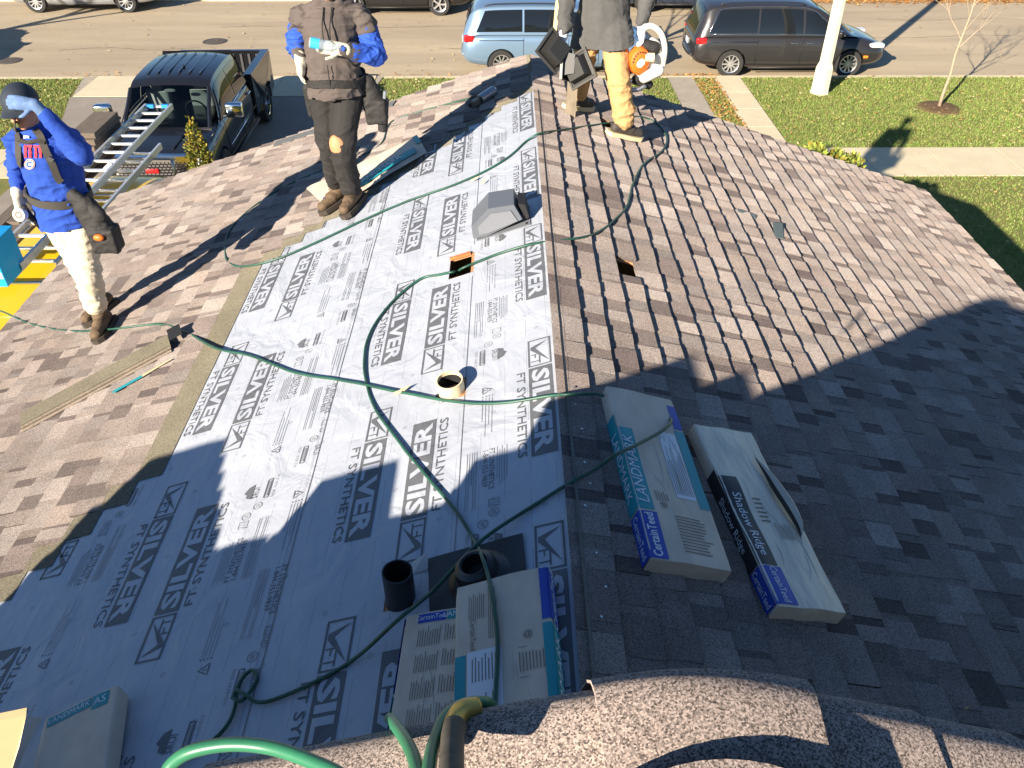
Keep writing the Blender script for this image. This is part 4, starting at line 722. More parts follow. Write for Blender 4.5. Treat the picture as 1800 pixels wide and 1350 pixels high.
mb = MB(); mb.add([p[2] - wdir * .012, p[3] - wdir * .004, p[3] + wdir * .012, p[2] + wdir * .016], [(0, 1, 2, 3)]); mb.build('paper_strip', mat('cream_paper', (0.62, 0.47, 0.26), .7), T)
q = LP(305, 605, 0.012); mb = MB(); mb.prism([q + wdir * -0.05 + NL * 0.055, q + wdir * 0.12 + NL * 0.055, q + wdir * 0.12 + NL * 0.062, q + wdir * -0.05 + NL * 0.062], d * 0.09); mb.build('dark_end_flap', BLACK, T)
# ---------------------------------------------------------------- vents, pipes, flashing
GREYV = mat('grey_vent_plastic', (0.11, 0.12, 0.14), 0.5, spec=0.4); GREYL = mat('grey_vent_light', (0.16, 0.17, 0.19), 0.5)
vc = LS(0.30, 4.86, 0.006); T = thing('roof_vent', 'grey plastic hooded roof vent near the ridge', 'roof vent', vc); up = -(LS(1, 0) - LS(0, 0)); yv = Vector((0, 1, 0))
def vp(u, y, h): return vc + up * u + yv * y + NL * h       # u uphill, y along the ridge
mb = MB(); mb.prism([vp(-.17, -.13, .0), vp(.19, -.13, .0), vp(.19, .15, .0), vp(-.17, .15, .0)], NL * 0.006); mb.build('flange', GREYL, T)
mb = MB(); prof = [(-.185, .02), (-.17, .10), (-.03, .185), (.13, .16), (.15, .05), (-.10, .01)]; mb.prism([vp(u, -.12, h) for u, h in prof], yv * 0.24); mb.build('hood', GREYV, T)
mb = MB(); mb.prism([vp(u, -.128, h) for u, h in ((-.14, .035), (-.13, .09), (-.02, .15), (.10, .13), (.12, .05), (-.08, .03))], yv * 0.007); mb.build('side_panel', GREYL, T)
mb = MB(); mb.prism([vp(.155, -.08, .02), vp(.19, -.08, .03), vp(.19, -.08, .12), vp(.152, -.08, .14)], yv * 0.17); mb.build('louvre_opening', BLACK, T)
for y in (-.06, .1): mb = MB(); mb.cyl(vp(.165, y - .05, .006), vp(.165, y - .05, .016), .006, n=8); mb.build('screw', BLACK, T)
def pipe(name, label, c, r, h, mo, mi_, axis, wall=0.006, cat='pipe'):
    T = thing(name, label, cat, c); M = frame(c, axis.orthogonal(), axis.cross(axis.orthogonal())); mb = MB(); mb.lathe([(r, -0.05), (r, h), (r - wall, h), (r - wall, -0.25)], M, 28, caps=False); mb.build('pipe_wall', mo, T, True)
    mb = MB(); mb.lathe([(r - wall - .001, h - 0.02), (r - wall - .001, -0.2), (0.0, -0.2)], M, 20, caps=False); mb.build('bore', mi_, T, True); return T
Z_ = Vector((0, 0, 1)); CREAM = mat('cream_pvc', (0.66, 0.56, 0.36), 0.5, var=0.1, vscale=12)
T = pipe('vent_pipe', 'short cream plastic vent pipe through the underlayment', LS(0.555, 3.215, 0.0), 0.066, 0.085, CREAM, BLACK, Vector((-0.12, -.1, 1)).normalized())
mb = MB(); c = LS(0.63, 3.17, 0.0085); mb.add([c, c + up * 0.05 - yv * .03, c + up * .03 + yv * 0.06, c + yv * .05 - up * .01], [(0, 1, 2, 3)]); mb.build('cut_gap', BLACK, T)
T = pipe('soil_pipe', 'black plastic soil pipe standing out of the underlayment', LS(0.695, 1.995, 0.0), 0.057, 0.165, mat('black_abs', (0.016, 0.016, 0.018), 0.45, bump=.05), BLACK, Z_)
mb = MB(); c = LS(0.655, 2.10, 0.008); mb.add([c, c + up * .07 + NL * .012, c + up * .075 + yv * .05 + NL * .05, c + yv * .05 + NL * .015], [(0, 1, 2, 3)]); mb.build('sheet_flap', SHW_, T)
T = thing('pipe_flashing', 'black rubber pipe boot on a square black flashing sheet', 'flashing', LP(845, 1000)); cr = [LP(x, y, 0.012) for x, y in ((753, 983), (919, 938), (932, 1062), (756, 1085))]; nu = 8
mb = MB(); mb.grid(lambda u, v: cr[0].lerp(cr[1], u).lerp(cr[3].lerp(cr[2], u), v) + NL * (0.004 + 0.006 * noise.noise(Vector((u * 2, v * 2, 5)))), nu, nu); mb.build('flashing_sheet', mat('black_flashing', (0.022, 0.024, 0.028), 0.5, bump=.1), T, 'all')
cc = LP(843, 1012, 0.014); M = frame(cc, up, yv); mb = MB(); mb.lathe([(0.125, 0), (0.115, 0.012), (0.085, 0.028), (0.075, 0.062), (0.055, 0.075), (0.047, 0.07), (0.043, 0.02), (0.001, 0.015)], M, 30); mb.build('rubber_boot', mat('boot_rubber', (0.014, 0.014, 0.016), 0.4), T, True)
# hole through the sheet: torn lip of orange wood
T = deckL; c = LS(0.50, 4.605, 0.004); mb = MB(); mb.prism([LS(.505, 4.585, .0), LS(.505, 4.605, .0), LS(.642, 4.605, .0), LS(.642, 4.585, .0)], NL * 0.018); mb.build('cut_edge', mat('raw_wood', (0.50, 0.16, 0.05), .8, var=.3, vscale=20), T)
# ---------------------------------------------------------------- hoses
HOSE = mat('green_hose', (0.018, 0.078, 0.05), 0.42, var=0.35, vscale=5, spec=0.5); HOSE2 = mat('bright_green_hose', (0.03, 0.17, 0.085), 0.4, var=.2, vscale=6, spec=0.5); BRASS = mat('brass_fitting', (0.40, 0.28, 0.07), 0.45, 0.6); SLEEVE = mat('dusty_rubber', (0.07, 0.06, 0.045), 0.8, var=.3, vscale=50)
def rp(x, y, h=0.017): 
    p = LP(x, y, h); return p if p.x < XR else RS(x, y, h + 0.006)
def hose(label, pts, r=0.0076, m=HOSE, world_pts=None):
    P = [rp(*q) if len(q) < 3 or True else None for q in pts] if world_pts is None else world_pts; T = thing('air_hose', label, 'hose', P[0], (0, 0, 0), 'air hoses'); mb = MB(); mb.tube([q + Vector((noise.noise(q * 6), noise.noise(q * 6 + Vector((9, 0, 0))), 0)) * .004 for q in spline(P, 7)], r, 8); mb.build('tube', m, T, 'all'); return T
H1 = hose('green hose crossing the roof from the left eave to the tan bundle', [(-30, 536), (0, 546), (60, 571), (130, 582), (200, 578, .06), (280, 570), (330, 585), (380, 612, .03), (440, 625), (520, 655), (600, 668), (700, 688, .022), (800, 706), (880, 708), (960, 697), (1000, 694, .03), (1045, 692, .06), (1062, 695, .075)])
hose('green hose looping across the sunlit sheet to the nail gun', [(1085, 214, .03), (1040, 220), (990, 228), (950, 234, .02), (925, 248), (895, 275), (850, 302), (790, 328), (720, 352), (640, 386), (560, 424), (500, 450), (450, 465), (412, 467), (396, 448), (402, 408), (440, 368), (500, 328), (570, 298), (640, 272), (672, 250), (682, 222), (700, 208), (760, 190), (830, 172, .03), (846, 168, .05)])
hose('green hose winding over the right slope into the square hole', [(1103, 206), (1130, 206), (1158, 220), (1172, 243), (1163, 266), (1132, 288), (1112, 325), (1102, 362), (1076, 390), (1045, 411), (1005, 420), (940, 428), (880, 445), (840, 460), (812, 472, .012), (800, 482, -.05)])
hose('green hose running from the square hole down over the carton', [(803, 478, -.05), (796, 478, .025), (770, 483), (740, 490), (700, 520), (665, 560), (645, 600), (640, 640), (648, 690, .012), (670, 735), (720, 800), (770, 860), (810, 910), (833, 948), (846, 975, .09), (856, 1005, .10), (866, 1050, .12), (874, 1110, .12), (874, 1180, .12), (868, 1260, .12)])
kn = [(300, 1352, .02), (335, 1325), (375, 1300), (402, 1270), (414, 1240), (416, 1215), (428, 1190), (444, 1178), (452, 1192), (440, 1215), (424, 1232, .03), (412, 1226, .035), (416, 1214, .04), (432, 1222, .035), (450, 1234, .02), (480, 1230), (540, 1206), (620, 1160), (700, 1090, .12), (740, 1056, .08), (770, 1030, .05), (840, 955, .06), (920, 900), (1000, 850), (1050, 822, .05), (1085, 798, .11), (1150, 766, .115), (1174, 748, .112), (1179, 738, .09), (1172, 728, .06)]
hose('knotted dark green hose running up across the shaded sheet', kn)
def fg(x, y, d): r = ray(x, y); return r.normalized() * d * 1.215
def fhose(label, pts, m=HOSE2, r=0.0092): return hose(label, None, r, m, [fg(*q) for q in pts])
fhose('bright green hose arching over the rake in the bottom left foreground', [(285, 1375, 1.06), (300, 1345, 1.05), (335, 1322, 1.03), (400, 1309, 1.01), (470, 1313, .99), (540, 1334, .96), (600, 1362, .93), (640, 1400, .9)])
fhose('short bright green hose lying over the rake by the carton', [(684, 1262, 1.16), (692, 1270, 1.10), (712, 1296, 1.02), (728, 1330, .97), (738, 1370, .93)])
T = fhose('bright green hose with brass fitting hooked over the rake', [(752, 1385, .90), (756, 1345, .93), (764, 1305, .97), (782, 1264, 1.01), (808, 1242, 1.03), (838, 1234, 1.04), (862, 1238, 1.07), (880, 1262, 1.2)])
mb = MB(); mb.tube(spline([fg(*q) for q in ((795, 1282, .985), (802, 1262, 1.0), (815, 1248, 1.01), (838, 1244, 1.02))], 6), 0.0145, 12); mb.build('fitting', BRASS, T, 'all')
mb = MB(); mb.tube(spline([fg(*q) for q in ((794, 1400, .87), (794, 1340, .92), (796, 1290, .965), (800, 1276, .98))], 6), 0.0155, 12); mb.build('sleeve', SLEEVE, T, 'all')
# nail gun near the ridge end
T = thing('nail_gun', 'black and silver pneumatic coil nail gun lying near the ridge end', 'nail gun', LP(850, 175)); p = LP(850, 178, 0.03); ax = (LP(876, 158, 0.05) - LP(842, 180, 0.05)).normalized(); STEEL = mat('steel', (0.52, 0.53, 0.54), 0.3, 0.9); sd = NL.cross(ax)
M = frame(LP(846, 178, 0.055), sd, NL.cross(sd) * -1)
mb = MB(); mb.cyl(p + ax * -.03 + NL * .03, p + ax * .14 + NL * .03, 0.043, n=18); mb.cyl(p + ax * .14 + NL * .03, p + ax * .155 + NL * .03, .043, .03, n=18); mb.build('cylinder', STEEL, T, True)
mb = MB(); mb.cyl(p - ax * .05 + NL * .03 + sd * .07, p - ax * .05 - NL * .005 + sd * .07, .062, n=20); mb.build('magazine', BLACK, T, True)
mb = MB(); mb.tube(spline([p + ax * .05 + NL * .03, p + ax * .045 + sd * .09 + NL * .02, p + ax * .02 + sd * .2 + NL * .005], 5), [.022] * 11, 8); mb.build('handle', BLACK, T, 'all')
mb = MB(); mb.box(p - ax * .08 + NL * .03, (.05, .07, .05), M.to_3x3()); mb.build('nose', mat('gun_nose', (.12, .12, .12), .4, .6), T)
# loose bits: a lifted shingle flap, splinters and roofing nails
mb = MB(); q = [RS(x, y, h) for x, y, h in ((1358, 390, .035), (1376, 392, .035), (1378, 420, .02), (1362, 416, .02))]; mb.add(q, [(0, 1, 2, 3)]); mb.prism(q, NR * -.004); o = mb.build('shingle_scrap', mat('slate_scrap', (.14, .17, .16), .8), None); tag(o, 'small grey green shingle scrap standing on the right slope', 'scrap')
mb = MB(); q = [RS(x, y, h) for x, y, h in ((1296, 366, .022), (1330, 378, .026), (1328, 384, .02), (1298, 372, .018))]; mb.prism(q, NR * -.004); tag(mb.build('shingle_scrap', MATS['slate_scrap']), 'thin grey green shingle sliver on the right slope', 'scrap')
for k, (x0, y0, x1, y1, lb) in enumerate(((480, 258, 560, 232, 'dark slate shingle strip left of the black trousers, near the rake'), (640, 200, 690, 186, 'dark slate shingle strip right of the tool pouch, near the rake'))):
    a, b_ = LP(x0, y0, .022), LP(x1, y1, .022); dd = (b_ - a).normalized(); ww = NL.cross(dd); mb = MB(); mb.prism([a, b_, b_ + ww * .13, a + ww * .13], NL * .006); tag(mb.build('slate_strip', mat('slate_strip', (.12, .125, .125), .85, var=.3, vscale=25, bump=.5, bscale=150)), lb, 'shingle')
NAILM = mat('nail_head', (0.55, 0.55, 0.52), .35, .8)
mb = MB(); r = random.Random(9)
for k in range(9): y = 1.75 + k * 0.16 + r.uniform(-.04, .04); c = RSs(0.035 + r.uniform(0, .06), y, .022); mb.cyl(c, c + NR * .003, .0055, n=8)
o = mb.build('roofing_nails', NAILM, und); o['kind'] = 'stuff'
WOOD = mat('splinter_wood', (0.60, 0.45, 0.25), .8); mb = MB()
for x, y, l, a in ((707, 687, .11, .3), (700, 690, .06, -.4), (835, 315, .08, .2), (850, 320, .07, .9), (1700, 1245, .03, .2)):
    p = rp(x, y, .026); d = Vector((math.cos(a), math.sin(a), 0)); n = NL; d = (d - n * n.dot(d)).normalized(); s = n.cross(d); mb.add([p - d * l / 2, p - s * l * .13, p + d * l / 2 + n * .01, p + s * l * .1 + n * .008], [(0, 1, 2), (0, 2, 3)])
o = mb.build('wood_splinters', WOOD, und); o['kind'] = 'stuff'
mb = MB(); P = [fg(*q) for q in ((-40, 1275, 1.0), (46, 1257, 1.0), (34, 1312, 1.02), (12, 1380, 1.05), (-40, 1400, 1.06))]; mb.prism(P, (0.0, 0.006, 0.006)); tag(mb.build('paper_scrap', mat('lit_kraft_paper', (0.62, 0.43, 0.22), .75, var=.08, vscale=9)), 'sunlit tan paper wrapper poking in at the bottom left corner', 'paper')
# unseen bundle piles added on the upper roof, stacked so their shadow shapes the shade's edge
def ulayer(label, x0, x1, k, y1=0.60, t=0.098, seed=0):
    k_ = math.sqrt(1 + UP * UP); d = (UX - x0) * k_; wd = (x1 - x0) * k_; M = ubasis(-1, d, y1 - 0.98, 0.022 + t * k); bundle(label, M, 'none', t, wd, 0.98, seed=30 + k + seed, group='unseen bundles shaping the shade edge')
ORD = ('lowest', 'second', 'third', 'fourth', 'fifth', 'sixth', 'topmost')
for k in range(7): ulayer(ORD[k] + ' unseen bundle of the stepped shadow pile by the upper left eave', -3.75 + .02 * (k % 2) + .04 * max(0, k - 4), -2.62 - .10 * k, k)
for k in range(3): ulayer(ORD[k] + ' unseen bundle of the middle shadow pile on the upper left slope', -2.38 + .02 * k, -1.93 - .02 * k, k, seed=9)
ulayer('single low unseen bundle filling the shade edge beside the middle shadow pile', -2.62, -2.39, 0, seed=13)
for k in range(2): ulayer(ORD[k] + ' wide unseen bundle of the shadow pile nearest the upper ridge', -1.58 + .02 * k, -0.74 - .04 * k, k, seed=17)
for k in range(2, 4): ulayer(ORD[k] + ' narrow unseen bundle of the shadow pile nearest the upper ridge', -1.36, -1.02, k, seed=23)
# ================================================================ vehicles
def paint(name, c, rough=0.25, metal=0.0, coat=0.6): return mat(name, c, rough, metal, coat=coat)
GLASS = mat('tinted_glass', (0.008, 0.010, 0.012), 0.04, spec=0.6); CHROME = mat('chrome', (0.75, 0.76, 0.78), 0.10, 1.0); ALLOY = mat('alloy', (0.62, 0.62, 0.62), 0.3, 0.8); TYRE = mat('tyre', (0.022, 0.021, 0.02), 0.85, bump=.1, bscale=40); TRIMK = mat('black_trim', (0.015, 0.015, 0.016), 0.5); REDL = mat('red_lens', (0.45, 0.012, 0.015), 0.12, coat=.8); LAMP = mat('clear_lens', (0.55, 0.56, 0.58), 0.08, spec=.8); AMBER = mat('amber_lens', (0.7, 0.2, 0.02), 0.15); PLATE = mat('plate', (0.6, 0.62, 0.66), .5)
def lerp_tab(tab, x):
    if x <= tab[0][0]: return tab[0][1]
    for (a, b_), (c, d) in zip(tab, tab[1:]):
        if x <= c: f = (x - a) / (c - a); return b_ + (d - b_) * f
    return tab[-1][1]
def smooth_tab(tab, x):
    xs = [t[0] for t in tab]
    if x <= xs[0] or x >= xs[-1]: return lerp_tab(tab, x)
    i = max(k for k in range(len(xs)) if xs[k] <= x); i = min(i, len(xs) - 2)
    def sl(k): k0, k1 = max(k - 1, 0), min(k + 1, len(xs) - 1); return (tab[k1][1] - tab[k0][1]) / (xs[k1] - xs[k0])
    h = xs[i + 1] - xs[i]; t = (x - xs[i]) / h; return (2 * t**3 - 3 * t**2 + 1) * tab[i][1] + (t**3 - 2 * t**2 + t) * h * sl(i) + (-2 * t**3 + 3 * t**2) * tab[i + 1][1] + (t**3 - t**2) * h * sl(i + 1)
def wheel(T, x, y, r, wd=0.22, spokes=10, rim=ALLOY, hub=None):
    sg = 1 if y > 0 else -1; M = Matrix.Translation((x, y, r)) @ Matrix.Rotation(-sg * math.pi / 2, 4, 'X'); h = wd / 2; ri = r * 0.68
    mb = MB(); mb.lathe([(ri, -h), (r * .93, -h), (r, -h * .7), (r, h * .7), (r * .95, h), (ri * 1.02, h * .98), (ri, h * .8)], M, 36, close=True); ob = mb.build('wheel', TYRE, T, True, False)
    mb = MB(); mb.lathe([(ri * .99, h * .8), (ri * .97, h * .86), (ri * .90, h * .80), (ri * .88, -h * .2), (0.01, -h * .2)], M, 36, caps=False); mb.lathe([(0.001, h * .80), (r * .12, h * .78), (r * .16, h * .6), (r * .17, -.1 * h)], M, 16, caps=False)
    for k in range(spokes):
        a = 2 * math.pi * k / spokes; R = M @ Matrix.Rotation(a, 4, 'Z'); w0, w1 = r * .055, r * (.045 if spokes > 7 else .09)
        mb.add([R @ Vector(q) for q in ((r * .1, -w0, h * .74), (r * .1, w0, h * .74), (ri * .96, w1, h * .80), (ri * .96, -w1, h * .80), (r * .1, -w0, h * .35), (r * .1, w0, h * .35), (ri * .96, w1, h * .45), (ri * .96, -w1, h * .45))], [(0, 1, 2, 3), (0, 4, 5, 1), (1, 5, 6, 2), (3, 2, 6, 7), (0, 3, 7, 4)])
    mb.build('rim', rim, ob, True, False); mb = MB(); mb.lathe([(ri * .86, -h * .1), (.01, -h * .1)], M, 24, caps=False); mb.build('brake_disc', TRIMK, ob, False, False)
def loft_body(T, st, m, wheels, name='body', sub=2):
    mb = MB(); n = None
    for (x, zb, zt, hb, hw, ht) in st:
        zm = zb + (zt - zb) * .42; half = [(0, zb), (hb * .75, zb), (hb, zb + .02), (hw * .99, zb + (zt - zb) * .2), (hw, zm), (hw * .985, zb + (zt - zb) * .72), (ht * 1.0, zt - .015), (ht * .8, zt + .006), (ht * .35, zt + .018), (0, zt + .022)]
        ring = half + [(-y, z) for y, z in half[-2:0:-1]]; n = len(ring); mb.v += [(x, y, z) for y, z in ring]
    for i in range(len(st) - 1): mb.f += [(i * n + k, i * n + (k + 1) % n, (i + 1) * n + (k + 1) % n, (i + 1) * n + k) for k in range(n)]
    mb.f += [tuple(range(n)), tuple((len(st) - 1) * n + k for k in range(n))[::-1]]; mb.m = [0] * len(mb.f)
    me = evalmesh(mb.mesh('b', m), [('SUBSURF', dict(levels=sub, render_levels=sub))]); cut = MB()
    for x, r in wheels:
        for sg in (-1, 1): cut.lathe([(0.001, -.35), (r * 1.12, -.35), (r * 1.12, .35), (0.001, .35)], Matrix.Translation((x, sg * 1.08, r)) @ Matrix.Rotation(math.pi / 2, 4, 'X'), 36)
    co = bpy.data.objects.new('c', cut.mesh('c', TRIMK)); COL.objects.link(co); me2 = evalmesh(me, [('BOOLEAN', dict(operation='DIFFERENCE', object=co, solver='EXACT'))]); bpy.data.objects.remove(co)
    me2.materials.clear(); me2.materials.append(m); me2.polygons.foreach_set('material_index', [0] * len(me2.polygons)); me2.polygons.foreach_set('use_smooth', [True] * len(me2.polygons)); me2.set_sharp_from_angle(angle=math.radians(32)); o = bpy.data.objects.new(name, me2); return link(o, T, False)
class House_:                                              # greenhouse surface of a car
    def __init__(s, belt_hw, belt_z, roof_hw, top): s.bh, s.bz, s.rh, s.tp = belt_hw, belt_z, roof_hw, top
    def side(s, x, t, sg, off=0.0):
        zt = smooth_tab(s.tp, x); zb = lerp_tab(s.bz, x); hb = lerp_tab(s.bh, x); hr = lerp_tab(s.rh, x); z = zb + (max(zt - .055, zb) - zb) * t; y = hb + (hr - hb) * t + 0.035 * math.sin(math.pi * t) * min(1, (zt - zb) / .5); return Vector((x, sg * (y + off), z))
    def top(s, x, u, off=0.0):                             # u -1..1 across
        p = s.side(x, 1.0, 1); zt = smooth_tab(s.tp, x); zb = lerp_tab(s.bz, x); zt = max(zt, zb + .001); dx = 0.02; sl = (smooth_tab(s.tp, x + dx) - smooth_tab(s.tp, x - dx)) / (2 * dx); nrm = Vector((-sl, 0, 1)).normalized(); return Vector((x, p.y * u, zt - (zt - p.z) * abs(u) ** 2.6)) + nrm * off
    def shell(s, T, m, x0, x1, n=46):
        mb = MB(); rows = []
        for i in range(n + 1):
            x = x0 + (x1 - x0) * i / n; row = [s.side(x, t, 1) for t in (0, .25, .5, .75, .95)] + [s.top(x, u) for u in (1, .94, .8, .5, 0)]; row = row + [Vector((p.x, -p.y, p.z)) for p in row[-2::-1]]; rows.append(row)
        k = len(rows[0]); mb.v = [tuple(p) for r in rows for p in r]; mb.f = [(i * k + j, i * k + j + 1, (i + 1) * k + j + 1, (i + 1) * k + j) for i in range(n) for j in range(k - 1)]; mb.m = [0] * len(mb.f); return mb.build('roof', m, T, 'all', False)
    def window(s, T, sg, l0, l1, u0, u1, t0, t1, m=GLASS, name='window', off=0.006):
        mb = MB(); mb.grid(lambda a, b_: s.side((l0 + (u0 - l0) * b_) * (1 - a) + (l1 + (u1 - l1) * b_) * a, t0 + (t1 - t0) * b_, sg, off), 8, 6); return mb.build(name, m, T, 'all', False)
    def screen(s, T, x0, x1, w0, w1, m=GLASS, name='windshield', off=0.006):
        mb = MB(); mb.grid(lambda a, b_: s.top(x0 + (x1 - x0) * a, (2 * b_ - 1) * (w0 + (w1 - w0) * a), off), 10, 10); return mb.build(name, m, T, 'all', False)
def strip_part(T, name, pts, r, m, n=6): mb = MB(); mb.tube(pts, r, n); return mb.build(name, m, T, 'all', False)
def blob_part(T, name, c, d, m, R=None):
    if name in ('mirror', 'tail_lamp', 'headlamp', 'number_plate', 'side_marker', 'red_emblem', 'bumper', 'door_handle', 'grille', 'seat'):
        me = rbox_mesh([x * .82 for x in d], m, .32); me.name = name; me.transform(Matrix.Translation(c) @ (R or Matrix())); return link(bpy.data.objects.new(name, me), T, False)
    mb = MB(); mb.box((0, 0, 0), d); me = evalmesh(mb.mesh(name, m), [('SUBSURF', dict(levels=2, render_levels=2))], name); me.materials.clear(); me.materials.append(m); me.polygons.foreach_set('use_smooth', [True] * len(me.polygons)); me.transform(Matrix.Translation(c) @ (R or Matrix())); return link(bpy.data.objects.new(name, me), T, False)
def minivan(name, label, loc, rz, L, W, Hh, pm, cat='minivan', wb=3.05, rear_h=None, glass_side=True, chrome_line=False, spokes=10, group='vehicles parked along the street', odys=False):
    T = thing(name, label, cat, loc, (0, 0, rz), group); a = L / 2; hw = W / 2; bz = 1.03 if not odys else 1.06; r = .345; xr, xf = -wb / 2 - .02, wb / 2 - .0
    st = [(-a, .50, bz - .22, hw * .66, hw * .74, hw * .66), (-a + .06, .36, bz - .08, hw * .8, hw * .9, hw * .8), (-a + .3, .26, bz, hw * .88, hw * .98, hw * .93), (-a + .9, .23, bz + .01, hw * .9, hw, hw * .95), (-.3, .20, bz, hw * .9, hw, hw * .95), (.7, .20, bz - .01, hw * .9, hw, hw * .95), (a - 1.35, .21, bz - .0, hw * .9, hw * .995, hw * .92), (a - .75, .23, bz - .07, hw * .86, hw * .97, hw * .82), (a - .30, .26, bz - .20, hw * .76, hw * .86, hw * .66), (a - .05, .32, bz - .33, hw * .55, hw * .66, hw * .5), (a, .42, bz - .42, hw * .4, hw * .5, hw * .38)]
    loft_body(T, st, pm, [(xr, r), (xf, r)])
    G = House_([(-a, hw * .86), (-a + .4, hw * .93), (a - 1.3, hw * .93), (a - .9, hw * .8)], [(-a, bz - .06), (-a + .4, bz), (a - 1.35, bz), (a - .8, bz - .05)], [(-a, hw * .66), (-a + .5, hw * .70), (.4, hw * .72), (a - 1.3, hw * .66), (a - .85, hw * .6)],
               [(-a + .02, bz - .1), (-a + .13, bz + .28), (-a + .30, Hh - .14), (-a + .55, Hh - .04), (-a + 1.3, Hh), (-.2, Hh), (.35, Hh - .04), (.62, Hh - .12), (1.15, Hh - .42), (a - .95, bz + .0), (a - .8, bz - .08)])
    G.shell(T, pm, -a + .03, a - .85)
    for sg in (-1, 1):
        G.window(T, sg, -a + .38, -.98, -a + .62, -.98, .12, .90); G.window(T, sg, -.93, .20, -.93, .16, .10, .90); G.window(T, sg, .26, 1.02, .22, .56, .10, .88); G.window(T, sg, 1.07, 1.33, .62, .74, .10, .72)
        if chrome_line:
            pts = [G.side(-a + .36, .10, sg, .010), G.side(-.9, .08, sg, .010), G.side(.2, .08, sg, .010), G.side(1.33, .08, sg, .010)]; strip_part(T, 'chrome_trim', spline(pts, 4), .011, CHROME); pts = [G.side(-a + .36, .10, sg, .010), G.side(-a + .48, .55, sg, .010), G.side(-a + .70, .93, sg, .010), G.side(-.6, .96, sg, .010), G.side(.3, .95, sg, .010), G.side(.72, .75, sg, .010), G.side(1.33, .10, sg, .010)]; strip_part(T, 'chrome_trim', spline(pts, 5), .009, CHROME)
        for x in (.02, .42): blob_part(T, 'door_handle', (x, sg * hw * .985, bz - .16), (.20, .05, .035), CHROME if chrome_line else pm)
        blob_part(T, 'mirror', (1.12, sg * (hw + .10), bz + .10), (.16, .26, .18), pm)
        for z, x0, x1 in ((.34, -1.1, 1.1),): strip_part(T, 'sill_trim', [(x0, sg * hw * .99, z - .08), (x1, sg * hw * .99, z - .08)], .018, TRIMK)
        for x in (-.95, .22, 1.02): strip_part(T, 'door_seam', [(x, sg * hw * 1.000, .36), (x, sg * hw * 1.004, .62), (x, sg * hw * .985, bz - .06)], .004, TRIMK, 4)
        strip_part(T, 'slide_rail', [(-a + .45, sg * hw * .985, bz - .12), (-.95, sg * hw * .995, bz - .12)], .007, TRIMK, 5)
        blob_part(T, 'tail_lamp', (-a + .20, sg * hw * .865, bz - .12 if not odys else bz - .10), (.34, .17, .20 if not odys else .22), REDL); blob_part(T, 'headlamp', (a - .34, sg * hw * .72, bz - .27), (.50, .30, .13), LAMP); blob_part(T, 'side_marker', (xf + .42, sg * hw * .955, .52), (.15, .05, .08), AMBER); blob_part(T, 'side_marker', (xr - .44, sg * hw * .955, .55), (.12, .05, .07), REDL)
        strip_part(T, 'roof_rail', spline([G.top(x, sg * .86, .035 if -1.8 < x < .1 else .005) for x in (-1.95, -1.7, -.8, .0, .25)], 4), .016, TRIMK)
        for x in (xr, xf): wheel(T, x, sg * (hw - .12), r, spokes=spokes)
    G.screen(T, .58, a - 1.0, .90, .93); G.screen(T, -a + .06, -a + .30, .80, .84, name='rear_window')
    blob_part(T, 'number_plate', (-a - .01, 0, bz - .30), (.03, .34, .17), PLATE); blob_part(T, 'rear_bumper', (-a + .02, 0, .50), (.20, W * .78, .22), pm); blob_part(T, 'grille', (a - .03, 0, .60), (.1, .8, .18), TRIMK)
    for k in range(2): strip_part(T, 'wiper', [(a - 1.02 + .02 * k, -.5 + .7 * k, bz + .02), (a - 1.14, .05 + .55 * k, bz + .09)], .008, TRIMK, 5)
    return T
def put_on_road(px, py, h): p = ATZ(px, py, GZ + h); return p
pw = paint('dark_grey_paint', (0.035, 0.033, 0.034), .28, .35); po = paint('light_blue_paint', (0.20, 0.30, 0.42), .3, .5); ps = paint('silver_paint', (0.42, 0.44, 0.46), .3, .6); pk = paint('black_paint', (0.010, 0.010, 0.012), .2); pdk = paint('dark_blue_paint', (0.02, 0.03, 0.05), .25); py_ = paint('yellow_paint', (0.80, 0.50, 0.006), .35)
wr, wf = put_on_road(1287, 144, 0.0), put_on_road(1497, 147, 0.0); cxp = (wr.x + wf.x) / 2
minivan('parked_minivan', 'dark grey minivan parked behind the lamp post', (cxp, 23.42, GZ), 0.0, 5.17, 2.02, 1.78, pw, wb=wf.x - wr.x, chrome_line=True)
q = put_on_road(811, 88, .75); minivan('parked_minivan', 'light blue minivan parked behind the leafless cream tree', (q.x + 2.56, 23.45, GZ), 0.0, 5.12, 1.96, 1.75, po, wb=3.0, odys=True)
minivan('parked_car', 'silver car across the street at the top left', (-14.05, 31.3 - 1.0, GZ), 0.0, 4.9, 1.85, 1.5, ps, 'car', 2.95)
q = GP(772, 27); minivan('parked_suv', 'black car across the street above the blue minivan', (q.x - 1.35, q.y + .85, GZ), 0.0, 4.8, 1.9, 1.65, pk, 'car', 2.75, spokes=5)
q = GP(1250, 18); minivan('parked_suv', 'black car across the street above the dark grey minivan', (q.x - 1.1 + 0.2, 30.2, GZ), 0.0, 4.8, 1.9, 1.65, pdk, 'car', 2.75, spokes=5)
minivan('parked_car', 'dark car beyond the left frame edge shading the street', (-17.6, 23.5, GZ), 0.0, 4.9, 1.9, 1.65, pdk, 'car', 2.85, spokes=5)
